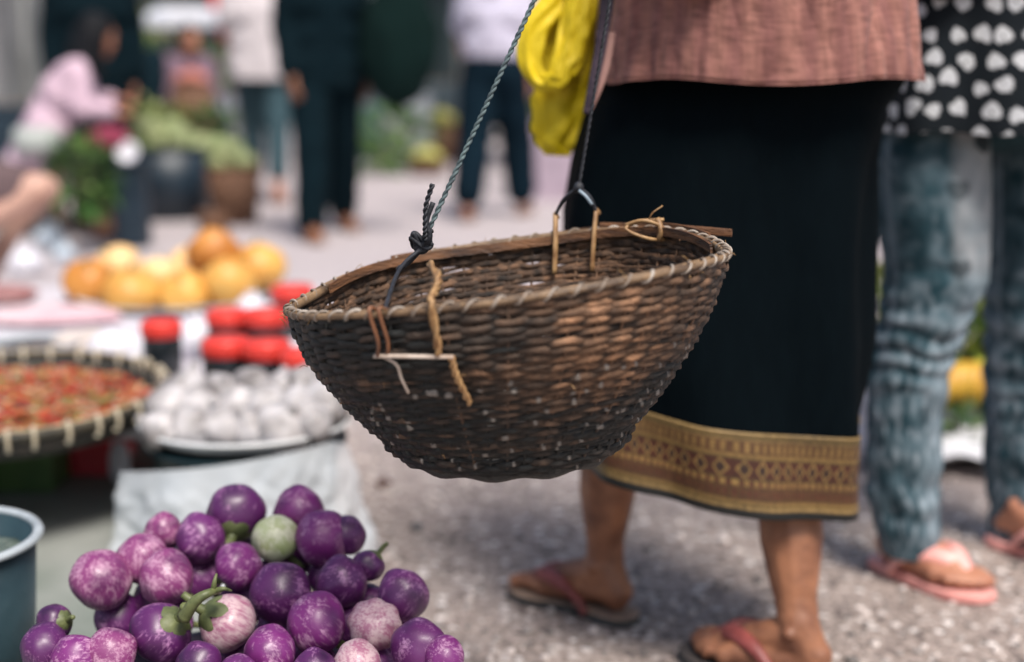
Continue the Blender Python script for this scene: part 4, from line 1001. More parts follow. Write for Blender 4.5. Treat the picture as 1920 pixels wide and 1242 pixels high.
# ================================================================== GARLIC TRAY ON A TUB
tc_ = V((P(462, 790, 2.52).x, 2.52, 0))
TEAL = mat('dark_teal_plastic', srgb((20, 48, 54)), srgb((12, 34, 40)), scale=8, rough=.4, bump=.1)
tub = thing('tub', 'dark green plastic tub under the enamel tray of garlic', 'tub', tuple(tc_))
mb = MB(); mb.lathe(tc_, [(0, .006), (.150, .006), (.168, .20), (.178, .205), (.178, .213), (.162, .213), (.145, .012), (0, .012)], 56); mb.build('tub_body', TEAL, tub)
mb = MB(); mb.tube([tc_ + V((.178 * math.cos(a), .178 * math.sin(a), .209)) for a in [2 * PI * i / 64 for i in range(64)]], .0055, seg=8, closed=True); mb.build('rim', TEAL, tub)
gt = thing('enamel_tray', 'round white enamel tray of garlic resting on the dark tub', 'tray', (tc_.x, tc_.y, .216))
mb = MB(); mb.lathe(tc_, [(0, .222), (.15, .222), (.172, .232), (.188, .246), (.188, .242), (.170, .226), (.15, .2165), (0, .2165)], 64); mb.build('dish', TIN, gt)
mb = MB(); mb.tube([tc_ + V((.189 * math.cos(a), .189 * math.sin(a), .2445)) for a in [2 * PI * i / 72 for i in range(72)]], .0038, seg=8, closed=True); mb.build('rim', mat('white_enamel', (.75, .76, .78), (.68, .69, .7), rough=.3), gt)
GARL = mat('garlic_skin', (.62, .59, .60), (.09, .075, .07), scale=17, rough=.55, bump=.5, bscale=70, bdist=.004, stretch=(1, 1, .5), sss=.05)
ROOT = mat('garlic_root', (.16, .12, .10), (.34, .27, .22), scale=80, rough=.8, bump=.5)
def garlic_proto(seed):
    mb = MB()
    def fn(q):
        a = math.atan2(q.y, q.x); return 1 + .10 * abs(math.cos(a * 3.5 + seed)) * (1 - q.z ** 2) - .05 + .06 * nz(q.x * 2 + seed, q.y * 2, q.z * 2) + .35 * max(0, q.z - .8) * 3
    mb.ell((0, 0, 0), (.034, .034, .027), None, 32, 20, fn=fn)
    d1 = mb.build('garlic', GARL).data
    mb = MB(); mb.ell((0, 0, -.0255), (.011, .011, .004), None, 14, 8)
    for i in range(12):
        a = i * 2.4; r = .009; mb.tube([(r * math.cos(a), r * math.sin(a), -.026), (r * 1.4 * math.cos(a + .3), r * 1.4 * math.sin(a + .3), -.032)], .0011, seg=4)
    d2 = mb.build('roots', ROOT).data
    mb = MB(); mb.tube(curve([(0, 0, .026), (.001, 0, .031), (.002, .001, .037), (.004, .001, .041)], 10), lambda t: .0085 - .004 * t, seg=9); d3 = mb.build('neck', GARL).data
    return d1, d2, d3
GP = [garlic_proto(k * 2.2) for k in range(3)]
for o in list(COL.objects):
    if any(o.data in g for g in GP): bpy.data.objects.remove(o)
glab = {0: 'front row', 1: 'middle row', 2: 'back row'}
rows = [[(300, 806), (356, 812), (414, 816), (474, 812), (532, 806), (584, 792)], [(322, 778), (384, 784), (446, 782), (504, 784), (562, 776), (606, 784)], [(350, 758), (412, 752), (474, 754), (532, 752), (578, 758)]]
ordn = ['leftmost', 'second from left', 'third from left', 'third from right', 'second from right', 'rightmost']
for ri, row in enumerate(rows):
    for i, (px, py) in enumerate(row):
        Y = (2.41, 2.50, 2.60)[ri]; c = P(px, py, Y)
        z0 = .252 + (.0, .012, .018)[ri] + .006 * random.random(); c.z = max(z0, min(c.z, z0 + .012))
        g = GP[(i + ri) % 3]; o = bpy.data.objects.new('garlic', g[0]); COL.objects.link(o); o.location = c; k = random.uniform(1.1, 1.75); o.scale = (k, k, k)
        o.rotation_euler = (random.uniform(-1.9, 1.9), random.uniform(-1.2, 1.2), random.uniform(0, 6))
        nm = ordn[i] if len(row) == 6 or i < 2 else (['', '', 'middle', 'second from right', 'rightmost'][i])
        tag(o, f'whitish garlic bulb, {nm} in the {glab[ri]} on the enamel tray', 'garlic', 'garlic bulbs on the enamel tray')
        for nm_, d_ in (('roots', g[1]), ('neck', g[2])):
            ch = bpy.data.objects.new(nm_, d_); COL.objects.link(ch); ch.parent = o
PLAS = mat('clear_plastic', (.80, .84, .88), (.70, .75, .80), scale=12, rough=.22, bump=.5, bscale=30, bdist=.006, alpha=.62, spec=.7)
PLASW = mat('white_plastic_bag', (.72, .70, .76), (.60, .60, .66), scale=12, rough=.35, bump=.5, bscale=30, bdist=.006, spec=.5)
def bag(name, c, rad, m, label, cat='bag', seed=0, group=None, knot=True, amp=.22, col=None):
    """a soft crumpled bag with a gathered top"""
    c = V(c); mb = MB()
    def fn(q):
        top = smooth((q.z - .35) / .65)
        return 1 + amp * nz(q.x * 1.6 + seed, q.y * 1.6, q.z * 1.6) + .10 * abs(nz(q.x * 4 + seed, q.y * 4, q.z * 3)) - .12 * top * (1 + .6 * math.sin(math.atan2(q.y, q.x) * 6 + seed)) - .18 * max(0, -q.z - .6)
    mb.ell(c + V((0, 0, rad[2] * .82)), rad, None, 36, 24, fn=fn)
    root = thing(name, label, cat, tuple(c), 0, group)
    mb.build('bag_body', m, root)
    if knot:
        mb = MB(); t = c + V((0, 0, rad[2] * 1.62)); r = rad[0] * .16
        mb.cap(t, r, t + V((0, 0, r)), r * .8)
        for a in (.6, 2.4, 4.6): mb.ell(t + V((math.cos(a) * r * 1.7, math.sin(a) * r * 1.7, r * 1.5)), (r * 1.5, r * .5, r * 1.4), Matrix.Rotation(a, 3, 'Z'), 12, 8)
        mb.build('bag_neck', m, root)
    return root
bag('plastic_bag', (P(440, 700, 2.66).x, 2.668, .232), (.13, .03, .026), PLASW, 'white plastic bag lying along the back of the garlic tray', seed=3, knot=False)
# plastic sheet draped over the tub
tops = curve([P(232, 884, 2.42), P(300, 882, 2.36), P(390, 874, 2.33), P(480, 860, 2.325), P(560, 843, 2.35), P(618, 828, 2.41), P(648, 836, 2.50)], 60)
bots = curve([G(215, 1060, .012), G(300, 1100, .012), G(400, 1110, .012), G(500, 1108, .012), G(590, 1090, .012), G(660, 1070, .012), G(708, 1040, .012)], 60)
def dr(u, v):
    a = tops[int(u * 60)]; b_ = bots[int(u * 60)]; p = a.lerp(b_, v); p.z = L(a.z, b_.z, v ** .85)
    out = (p - V((tc_.x, tc_.y, p.z))).normalized() if (p - V((tc_.x, tc_.y, p.z))).length > 0 else V((0, -1, 0))
    w_ = .016 * nz(u * 9, v * 2.2, 3) + .007 * nz(u * 22 + v * 6, v * 7, 5) + .008 * abs(nz(u * 12 - v * 5, v * 3, 8))
    return p + out * (w_ * smooth(v * 3 + .2) + .006)
mb = MB(); mb.grid(dr, 60, 50, closed=False)
mbf = mb.build('plastic_sheet', PLAS, loc=tuple(tc_)); q = mbf.modifiers.new('s', 'SUBSURF'); q.levels = q.render_levels = 1
tag(mbf, 'crinkled clear plastic sheet draped from the tub down to the ground', 'plastic sheet')

# ================================================================== CHILLI TRAY
cc = V((P(8, 742, 2.65).x, 2.65, .252)); TR = .300
ct = thing('winnowing_tray', 'wide flat woven bamboo tray filled with chopped chillies', 'tray', tuple(cc))
TW = mat('tray_bamboo', srgb((52, 46, 40)), srgb((28, 30, 28)), scale=60, rough=.7, bump=.5, bscale=120)
tl = Matrix.Rotation(R(3), 3, 'X')
def tp(r, a, z): return cc + tl @ V((r * math.cos(a), r * math.sin(a), z))
mb = MB(); mb.lathe(cc, [(0, -.030), (.26, -.030), (.285, -.022), (.293, .010), (.299, .010), (.295, -.026), (.27, -.038), (0, -.038)], 72, M=tl); mb.build('tray_base', TW, ct)
mb = MB(); mb.tube([tp(.300, 2 * PI * i / 90, .010) for i in range(90)], .010, seg=8, closed=True, flat=.5, up=(0, 0, 1)); tr_ = mb.build('rim', mat('rim_dark_bamboo', srgb((66, 60, 48)), srgb((36, 36, 32)), scale=20, rough=.6), ct)
mb = MB(); mb.tube([tp(.294, 2 * PI * i / 90, .019) for i in range(90)], .0034, seg=6, closed=True); mb.build('rim_top', mat('rim_light_bamboo', srgb((176, 160, 128)), srgb((130, 112, 86)), scale=20, rough=.6), tr_)
BND = mat('white_binding', srgb((222, 212, 194)), srgb((180, 166, 140)), scale=60, rough=.6)
bt = MB().tube([cc + tl @ V(((.300 + .009 * math.cos(a)), 0, .006 + .020 * math.sin(a))) for a in [2 * PI * i / 16 for i in range(16)]], .0042, seg=6, closed=True, flat=.7)
b0 = bt.build('tie', BND, ct); base_me = b0.data
me0 = base_me
for k in range(1, 36):
    pass
# each tie is a turned copy about the tray's centre
def ring_copies(o, n, parent, jitter=.03):
    loc0 = o.location.copy()
    for k in range(1, n):
        c = o.copy(); COL.objects.link(c); c.parent = parent; c.rotation_euler = (0, 0, 0)
        Rm = tl @ Matrix.Rotation(2 * PI * k / n + random.uniform(-jitter, jitter), 3, 'Z') @ tl.inverted()
        c.matrix_basis = Rm.to_4x4()
ring_copies(b0, 36, ct)
CH = MB(); rr = random.Random(4)
for i in range(1500):
    a = rr.uniform(0, 2 * PI); r = .275 * math.sqrt(rr.random()); h = .030 * (1 - (r / .28) ** 2) + .012 * nz(math.cos(a) * r * 14, math.sin(a) * r * 14); p = tp(r, a, -.022 + h + rr.uniform(0, .010))
    d = rr.uniform(0, 2 * PI); ln = rr.uniform(.008, .024); dv = V((math.cos(d), math.sin(d), rr.uniform(-.35, .35))); b_ = V((-dv.y, dv.x, rr.uniform(-.5, .5))) * ln * .25
    t = rr.random(); zone = nz(p.x * 9, p.y * 9, 2)
    c = (.50, .045, .02) if t < .32 else (.58, .16, .04) if t < .52 else (.55, .30, .12) if t < .70 else (.22, .28, .06) if t < .80 + zone * .3 else (.55, .40, .28) if t < .9 else (.12, .03, .02)
    CH.tube([p - dv * ln, p - dv * ln * .3 + b_, p + dv * ln * .4 + b_, p + dv * ln], lambda q, s_=rr.uniform(.0026, .0044): s_ * (1.0 - .75 * q), seg=5, col=c)
tag(CH.build('chopped_chillies', mat('chilli_skin', (1, 1, 1), (.8, .8, .8), scale=200, rough=.35, attr=True, coat=.3), attr=True, loc=tuple(cc)), 'red, orange and green chopped chillies heaped on the bamboo tray', 'chillies', kind='stuff')
mb = MB(); mb.lathe(cc, [(0, -.001), (.12, -.004), (.2, -.012), (.262, -.022)], 40, M=tl)
for (r_, a_) in (): pass
ch2 = mb.build('chilli_bed', mat('chilli_bed', (.20, .06, .03), (.30, .14, .07), scale=90, rough=.7, bump=.8, bscale=120), loc=tuple(cc)); tag(ch2, 'bed of crushed dried chilli under the chopped chillies', 'chillies', kind='stuff')
# boxes under the tray
def crate(label, x0, x1, Y0, Y1, h, m, name='box', bev=.006, lid=True):
    t = thing(name, label, 'box', ((x0 + x1) / 2, (Y0 + Y1) / 2, 0))
    mb = MB(); mb.box(((x0 + x1) / 2, (Y0 + Y1) / 2, h * .44 + .018), (x1 - x0, Y1 - Y0, h * .88), bev=bev); mb.build('box_body', m, t, smooth_=False)
    mb = MB(); mb.box(((x0 + x1) / 2, (Y0 + Y1) / 2, h * .94 + .018), (x1 - x0 + .012, Y1 - Y0 + .012, h * .12), bev=bev); mb.build('lid', m, t, smooth_=False); return t
GRN = mat('green_box_paint', srgb((104, 140, 78)), srgb((72, 104, 60)), scale=6, rough=.6, bump=.3)
RED = mat('red_box_paint', srgb((216, 64, 76)), srgb((186, 50, 62)), scale=6, rough=.6, bump=.3)
crate('dull green box under the left half of the chilli tray', G(-40, 945).x, G(96, 945).x, 2.80, 3.02, .168, GRN)
crate('faded red box under the chilli tray, next to the green one', G(106, 912).x, G(208, 912).x, 2.92, 3.12, .155, RED)
crate('brown box supporting the outer side of the chilli tray', -1.28, -1.04, 2.42, 2.74, .18, WOOD)
bag('plastic_bag', G(226, 905, .016), (.022, .022, .05), PLASW, 'thin white plastic bag beside the faded red box', seed=8, knot=False)
# bucket at the left corner
bc = V((P(-128, 1010, 1.75).x, 1.75, 0)); bk_ = thing('bucket', 'dark teal plastic bucket with a pale rim at the lower left corner', 'bucket', tuple(bc))
zr = P(0, 1012, 1.75).z
mb = MB(); mb.lathe(bc, [(0, .018), (.112, .018), (.128, zr), (.124, zr), (.108, .024), (0, .024)], 56); mb.build('bucket_body', mat('slate_teal', srgb((44, 66, 74)), srgb((28, 48, 56)), scale=9, rough=.5, bump=.2), bk_)
mb = MB(); mb.tube([bc + V((.1305 * math.cos(2 * PI * i / 64), .1305 * math.sin(2 * PI * i / 64), zr)) for i in range(64)], .0055, seg=8, closed=True, flat=1.3, up=(0, 0, 1)); mb.build('rim', mat('grey_rim_plastic', srgb((176, 184, 190)), srgb((140, 148, 154)), scale=20, rough=.4), bk_)
mb = MB(); mb.grid(lambda u, v: bc + V((.121 * v * math.cos(2 * PI * u), .121 * v * math.sin(2 * PI * u), zr - .035 + .012 * nz(v * 3 * math.cos(2 * PI * u), v * 3 * math.sin(2 * PI * u)))), 48, 20)
tag(mb.build('greens', mat('soaked_greens', srgb((108, 120, 112)), srgb((60, 74, 70)), scale=60, rough=.4, bump=1, bscale=70, bdist=.02), loc=tuple(bc)), 'grey green soaking herbs filling the teal bucket', 'herbs', kind='stuff')

# ================================================================== LOW TABLE, JARS, FRUIT
tb = thing('low_table', 'low market table with a pale cloth under the jars and yellow fruit', 'table', (-1.3, 3.5, 0))
TX = [(-2.3, 2.98), (-.40, 2.725), (-.58, 4.30), (-2.6, 4.30)]
mb = MB()
def quadbox(mb, q, z0, z1):
    vs = [V((x, y, z0)) for x, y in q] + [V((x, y, z1)) for x, y in q]
    return mb.add(vs, [(3, 2, 1, 0), (4, 5, 6, 7), (0, 1, 5, 4), (1, 2, 6, 5), (2, 3, 7, 6), (3, 0, 4, 7)])
quadbox(mb, TX, .185, .212); mb.build('tabletop', WOOD, tb, smooth_=False)
for x, y in ((-.48, 2.95), (-.66, 4.2), (-2.2, 3.05), (-2.5, 4.2)):
    mb = MB(); mb.box((x, y, .0965), (.04, .04, .175), bev=.003); mb.build('leg', WOOD, tb, smooth_=False)
CLO = mat('pale_cloth', (.60, .57, .62), (.50, .47, .52), scale=6, rough=.85, bump=.4, bscale=20, bdist=.01)
def cl(u, v):
    a = V((*TX[0], 0)).lerp(V((*TX[1], 0)), u); b_ = V((*TX[3], 0)).lerp(V((*TX[2], 0)), u); c = (a + b_) / 2
    t = v * 1.16 - .08; p = a.lerp(b_, max(0, min(1, t))); z = .216 + .004 * abs(nz(p.x * 8, p.y * 8))
    if t < 0: z += t * 1.6 * .6; p.y -= .004 + .012 * abs(nz(p.x * 9, 2))
    if t > 1: z -= (t - 1) * 1.6 * .6; p.y += .006
    p.z = z; return p
mb = MB(); mb.grid(cl, 70, 60, closed=False); tag(mb.build('cloth', CLO, loc=(-1.3, 3.5, .216)), 'pale lavender cloth spread on the low market table', 'tablecloth')
LIDM = mat('red_lid', srgb((222, 62, 52)), srgb((200, 48, 42)), scale=10, rough=.38, bump=.1, spec=.5)
JARM = mat('jar_dark', srgb((30, 36, 40)), srgb((18, 24, 28)), scale=20, rough=.12, spec=.6)
def jar(px, py, r, label):
    c = G(px, py, .335); c.z = .2195; rr_ = r * c.y / FPX * 1.06; h0 = .034; t = thing('jar', label, 'jar', tuple(c), 0, 'red lidded jars on the low table')
    mb = MB(); k = rr_; mb.lathe(c, [(0, 0), (k * .88, 0), (k * .95, .006), (k * .97, .076), (k * .9, .088), (k * .86, .090), (0, .090)], 36); mb.build('jar_body', JARM, t)
    mb = MB(); pr = [(0, .122), (k * .90, .122), (k * .98, .119), (k * 1.0, .114), (k * 1.0, .088), (k * .96, .086), (0, .086)]
    mb.lathe(c, pr, 48)
    for i in range(36):
        a = 2 * PI * i / 36; mb.tube([c + V((k * 1.0 * math.cos(a), k * 1.0 * math.sin(a), .090)), c + V((k * 1.0 * math.cos(a), k * 1.0 * math.sin(a), .112))], .0012, seg=4)
    mb.build('lid', LIDM, t); return t
jar(302, 606, 36, 'dark jar with a red lid, leftmost and apart from the others')
jar(424, 640, 44, 'red lidded dark jar in the front pair, left one')
jar(500, 645, 43, 'red lidded dark jar in the front pair, right one')
jar(562, 662, 34, 'red lidded dark jar at the front right, partly behind the woven basket')
jar(424, 586, 36, 'red lidded jar in the second row behind the left front jar')
jar(498, 586, 40, 'red lidded jar in the second row behind the right front jar')
jar(548, 541, 38, 'red lidded jar standing farthest back beside the yellow fruit')
bag('plastic_bag', G(366, 668, .2195), (.052, .045, .048), PLASW, 'white knotted bag between the leftmost jar and the front pair', seed=1)
bag('plastic_bag', G(472, 600, .2195), (.040, .035, .036), PLASW, 'small white bag among the back jars', seed=5)
bag('plastic_bag', G(226, 686, .2195), (.075, .05, .045), PLASW, 'plump white bag behind the chilli tray, left of the jars', seed=9, knot=False)
bag('plastic_bag', G(150, 655, .2195), (.07, .09, .024), mat('cream_paper', (.62, .54, .48), (.5, .43, .40), scale=10, rough=.7), 'cream paper parcel lying behind the chilli tray', seed=12, knot=False, cat='parcel')
bag('plastic_bag', G(95, 604, .2195), (.17, .10, .022), mat('pink_plastic', srgb((226, 200, 204)), srgb((206, 168, 176)), scale=8, rough=.4, bump=.4, bscale=20), 'flat pink plastic bag at the far left of the low table', seed=15, knot=False)
bag('plastic_bag', G(-20, 566, .2195), (.13, .08, .028), mat('brown_pink', srgb((170, 120, 118)), srgb((130, 90, 90)), scale=8, rough=.6), 'dull brownish pink bundle at the left edge behind the pink bag', seed=17, knot=False, cat='bundle')
bw = G(60, 668, .2195); t = thing('bowl', 'shallow metal bowl with dark contents behind the chilli tray', 'bowl', tuple(bw))
mb = MB(); mb.lathe(bw, [(0, .003), (.07, .003), (.105, .036), (.112, .037), (.112, .034), (.075, 0), (0, 0)], 48); mb.build('bowl_body', TIN, t)
mb = MB(); mb.lathe(bw, [(0, .030), (.06, .030), (.096, .0265)], 36); mb.build('sauce', mat('dark_sauce', srgb((46, 62, 66)), srgb((30, 42, 48)), scale=20, rough=.2), t)
ORM = mat('yellow_fruit_skin', srgb((214, 168, 88)), srgb((190, 130, 54)), scale=9, rough=.42, bump=.15, bscale=120, bdist=.002, sss=.05, rand=.12)
ORD = mat('orange_fruit_skin', srgb((206, 142, 66)), srgb((166, 102, 40)), scale=9, rough=.42, bump=.15, bscale=120, bdist=.002, sss=.05)
ORP = mat('pale_fruit_skin', srgb((236, 200, 150)), srgb((224, 178, 110)), scale=9, rough=.42, bump=.15, bscale=120, bdist=.002, sss=.05)
mb = MB(); mb.ell((0, 0, 0), (.066, .066, .062), None, 32, 22, fn=lambda q: 1 + .12 * nz(q.x * 1.3, q.y * 1.3, q.z * 1.3) - .12 * max(0, q.z - .93) * 8); fm = mb.build('fruit', None).data
mb = MB(); mb.tube(curve([(0, 0, .056), (.002, 0, .066), (.006, 0, .074)], 5), .004, seg=7); mb.ell((0, 0, .057), (.011, .011, .003)); fs_ = mb.build('stem', CALYX).data
for o in list(COL.objects):
    if o.data in (fm, fs_): bpy.data.objects.remove(o)
fm.materials.append(ORM)
for (px, py, Y, r, m_, lab) in (
    (168, 530, 3.98, 45, ORD, 'orange fruit at the left end of the fruit row'), (244, 552, 3.86, 50, ORM, 'deep yellow fruit, biggest and nearest at the left'),
    (296, 524, 4.02, 40, ORP, 'pale yellow fruit behind the biggest one'), (346, 550, 3.88, 44, ORM, 'yellow fruit in front between the two groups, above the lone jar'),
    (428, 532, 3.92, 48, ORM, 'bright yellow fruit in front at the right, above the back jars'), (402, 476, 4.08, 46, ORD, 'orange fruit topmost on the fruit pile'),
    (486, 500, 4.04, 44, ORM, 'yellow fruit at the right end of the pile, beside the woven basket'), (352, 500, 4.12, 36, ORP, 'pale fruit at the back below the topmost orange one'), (220, 500, 4.16, 38, ORP, 'pale fruit at the back left of the pile')):
    c = P(px, py, Y); o = bpy.data.objects.new('fruit', fm); COL.objects.link(o); k = r * Y / FPX / .066 * 1.1; o.scale = (k, k, k); o.location = c; o.rotation_euler = (random.uniform(-.8, .8), random.uniform(-.8, .8), random.uniform(0, 6))
    o.material_slots[0].link = 'OBJECT'; o.material_slots[0].material = m_
    tag(o, lab, 'fruit', 'yellow orange fruit piled on the low table'); s_ = bpy.data.objects.new('stem', fs_); COL.objects.link(s_); s_.parent = o
bc2 = V((P(330, 560, 4.0).x, 4.0, .2195)); mb = MB(); mb.lathe(bc2, [(0, .0), (.2, .0), (.27, .022), (.275, .022), (.275, .019), (.2, -.003), (0, -.003)], 48)
tag(mb.build('platter', TIN, loc=tuple(bc2)), 'wide pale platter under the yellow orange fruit', 'platter')
# small litter on the ground
mb = MB(); q = G(720, 914, .0); mb.ell(q + V((0, 0, .008)), (.016, .013, .009), None, 16, 10, fn=lambda q: 1 + .35 * nz(q.x * 2, q.y * 2, q.z * 2)); tag(mb.build('pebble', mat('brown_pebble', srgb((98, 60, 48)), srgb((60, 40, 36)), scale=60, rough=.6), loc=tuple(q)), 'dark brown pebble on the pavement under the woven basket', 'pebble')
mb = MB(); q = G(782, 996, .0); mb.ell(q + V((0, 0, .006)), (.011, .009, .007), None, 16, 10, fn=lambda q: 1 + .35 * nz(q.x * 2 + 5, q.y * 2, q.z * 2)); tag(mb.build('pebble', mat('grey_pebble', srgb((112, 110, 112)), srgb((80, 78, 80)), scale=60, rough=.6), loc=tuple(q)), 'small grey pebble on the pavement right of the plastic sheet', 'pebble')
rr = random.Random(11); mb = MB()
for i in range(2600):
    x = rr.uniform(-.45, 1.3); y = rr.uniform(1.5, 4.2); r = rr.uniform(.003, .0085) * (1 if rr.random() < .93 else 1.5); g = rr.uniform(.12, .80)
    if x < -.15 and y < 1.9: continue
    mb.ell((x, y, r * .25), (r * rr.uniform(.8, 1.3), r, r * .6), Matrix.Rotation(rr.uniform(0, 3), 3, 'Z'), 7, 5, col=(g, g * .88, g * .83), fn=lambda q: 1 + .25 * nz(q.x * 2 + i, q.y * 2, q.z * 2))
tag(mb.build('grit', mat('grit_stone', (1, 1, 1), (.8, .8, .8), scale=300, rough=.7, attr=True), attr=True), 'loose pale grit and small stones scattered over the pavement', 'grit', kind='stuff')
# ================================================================== GREENS, CLOTHS, FAR PEOPLE
def leaves(mb, c, rad, n, size, cols, rr, up=.5):
    for i in range(n):
        while True:
            q = V((rr.uniform(-1, 1), rr.uniform(-1, 1), rr.uniform(-1, 1)))
            if .35 < q.length < 1: break
        if nz(q.x * 2.2 + c[0] * 3, q.y * 2.2, q.z * 2.2 + c[1]) < -.18: continue
        p = V(c) + V((q.x * rad[0], q.y * rad[1], q.z * rad[2])); d = (q.normalized() + V((rr.uniform(-.6, .6), rr.uniform(-.6, .6), rr.uniform(-.3, .6) + up * .3))).normalized()
        s_ = size * rr.uniform(.6, 1.3); x = d.cross(V((0, 0, 1)) if abs(d.z) < .9 else V((1, 0, 0))).normalized(); nrm = x.cross(d)
        cl_ = rr.choice(cols); k = rr.uniform(.7, 1.25); cl_ = tuple(v * k for v in cl_)
        mb.add([p, p + d * s_ * .5 + x * s_ * .28 + nrm * s_ * .06, p + d * s_ - nrm * s_ * .12, p + d * s_ * .5 - x * s_ * .28 + nrm * s_ * .06], [(0, 1, 2), (0, 2, 3)], cl_)
LEAF = mat('leaf', (1, 1, 1), (.75, .8, .7), scale=30, rough=.5, attr=True)
GR = [(.06, .16, .035), (.10, .22, .05), (.035, .10, .03), (.16, .26, .07)]
GY = [(.30, .36, .12), (.38, .40, .16), (.20, .30, .08), (.45, .44, .22)]
rr = random.Random(21)
def greens(c, rad, n, size, cols, label, name='leafy_greens', cat='greens', group=None, loc=None):
    t = thing(name, label, cat, (c[0], c[1], c[2] - rad[2]), 0, group)
    mb = MB(); leaves(mb, c, rad, n, size, cols, rr); mb.build('leaves', LEAF, t, attr=True, smooth_=False)
    mb = MB()
    for i in range(9):
        a = rr.uniform(0, 6.3); mb.tube(curve([V(c) + V((math.cos(a) * .15 * rad[0], math.sin(a) * .15 * rad[1], -rad[2] * .95)), V(c) + V((math.cos(a) * .3 * rad[0], math.sin(a) * .3 * rad[1], 0)), V(c) + V((math.cos(a) * .6 * rad[0], math.sin(a) * .6 * rad[1], rad[2] * .5))], 6), min(rad) * .05, seg=5)
    mb.build('stalks', CALYX, t); return t
mc = MB(); mc.ell((0, 0, 0), (.1, .1, .085), None, 28, 20, fn=lambda q: 1 + .10 * abs(nz(q.x * 3, q.y * 3, q.z * 3)) + .04 * math.cos(5 * math.atan2(q.y, q.x)))
CAB = mat('cabbage_leaf', (.36, .38, .19), (.19, .25, .10), scale=9, rough=.55, bump=.5, bscale=30, rand=.15); cabme = mc.build('cabbage', CAB).data
mc = MB()
for k in range(5):
    a0 = k * 1.26; mc.grid(lambda u, v: V(((.100 + .016 * v) * math.cos(a0 + (u - .5) * 1.5) * math.cos(v * 1.3 - .5), (.100 + .016 * v) * math.sin(a0 + (u - .5) * 1.5) * math.cos(v * 1.3 - .5), .095 * math.sin(v * 1.3 - .5) + .006 * math.sin(u * 12))), 12, 10, closed=False)
oleaf = mc.build('outer_leaves', CAB).data
for o in list(COL.objects):
    if o.data in (cabme, oleaf): bpy.data.objects.remove(o)
def cabbage(c, k, label, group):
    o = bpy.data.objects.new('cabbage', cabme); COL.objects.link(o); o.location = c; o.scale = (k, k, k); o.rotation_euler = (rr.uniform(-.5, .5), rr.uniform(-.5, .5), rr.uniform(0, 6)); tag(o, label, 'cabbage', group)
    q = bpy.data.objects.new('outer_leaves', oleaf); COL.objects.link(q); q.parent = o
def basin(c, r, h, m, label, name='basin', cat='basin'):
    t = thing(name, label, cat, tuple(c)); c = V(c)
    mb = MB(); mb.lathe(c, [(0, 0), (r * .8, 0), (r, h), (r * .96, h), (r * .77, .008), (0, .008)], 40); mb.build('vessel', m, t)
    mb = MB(); mb.tube([c + V((r * 1.0 * math.cos(2 * PI * i / 40), r * 1.0 * math.sin(2 * PI * i / 40), h)) for i in range(40)], r * .035, seg=7, closed=True); mb.build('rim', m, t); return t
NAVY = mat('navy_plastic', srgb((26, 44, 58)), srgb((18, 34, 46)), scale=8, rough=.45)
# big basin of pale greens
b1 = V((P(318, 350, 8.3).x, 8.3, .0)); zt = P(318, 276, 8.3).z
basin(b1, .27, zt, NAVY, 'dark blue basin heaped with pale green vegetables behind the seated woman')
for i, (dx, dz, k) in enumerate(((-.17, .02, .95), (-.05, .03, 1.0), (.09, .03, .95), (.19, .0, .85), (-.1, .10, .8), (.03, .10, .75))):
    cabbage(b1 + V((dx, -.06 + .04 * (i % 2), zt + dz)), k, 'pale green cabbage ' + ('at the left of', 'in the front middle of', 'right of the middle of', 'at the right end of', 'upper left on', 'uppermost on')[i] + ' the dark blue basin', 'cabbages in the dark blue basin')
greens((b1.x - .12, b1.y + .12, zt + .14), (.22, .14, .10), 260, .09, GY, 'loose pale leaves behind the cabbages in the dark blue basin')
greens((b1.x + .2, b1.y + .2, zt + .10), (.16, .12, .10), 200, .08, GR, 'greener leaves at the right back of the dark blue basin')
b2 = V((P(438, 335, 8.0).x, 8.0, 0)); zt2 = P(438, 312, 8.0).z
WV = mat('brown_wicker', srgb((120, 84, 60)), srgb((70, 50, 40)), scale=70, rough=.8, bump=.6, bscale=60)
basin(b2, .155, zt2, WV, 'brown wicker basket of yellow green fruit beside the dark basin', 'basket', 'basket')
for i, (dx, dz) in enumerate(((-.07, .02), (.06, .03), (0, .10), (-.08, .13))): cabbage(b2 + V((dx, -.02, zt2 + dz * .8)), .72, 'yellowish cabbage ' + ('low at the left of', 'low at the right of', 'in the middle of', 'on top of')[i] + ' the brown wicker basket', 'cabbages in the wicker basket')
b3 = V((P(398, 355, 7.6).x, 7.6, 0)); basin(b3, .09, .10, WV, 'small brown bowl on the ground in front of the wicker basket', 'bowl', 'bowl')
greens(P(152, 335, 6.7), (.13, .12, .17), 260, .09, GR, 'bunch of dark green leaves on the ground below the seated woman')
greens(P(215, 370, 7.2), (.12, .12, .09), 120, .07, [(.02, .05, .05), (.04, .08, .05)], 'dark shaded leaves right of the green bunch')
for i, (px, py, r) in enumerate(((96, 452, .075), (146, 412, .07), (196, 388, .06), (50, 500, .07), (210, 360, .05), (20, 470, .06), (120, 480, .05))):
    g = G(px, py + r * 200, .0); bag('plastic_bag', g, (r, r, r * .8), PLASW if i % 2 else mat('blue_white_plastic', (.55, .62, .68), (.45, .52, .6), scale=10, rough=.35), 'white plastic bag ' + ('largest, low at the left of the row', 'in the middle of the row', 'near the green leaves', 'nearest, behind the pink bag', 'highest, right of the green leaves', 'at the left edge of the row', 'small, in front of the largest')[i] + ' by the seated woman', seed=i * 3.3, group='white plastic bags on the ground')
g = P(238, 285, 6.9); mb = MB(); mb.lathe(g, [(0, -.03), (.03, -.028), (.055, 0), (.05, .004), (.028, -.02), (0, -.022)], 24, M=Matrix.Rotation(R(70), 3, 'X')); 
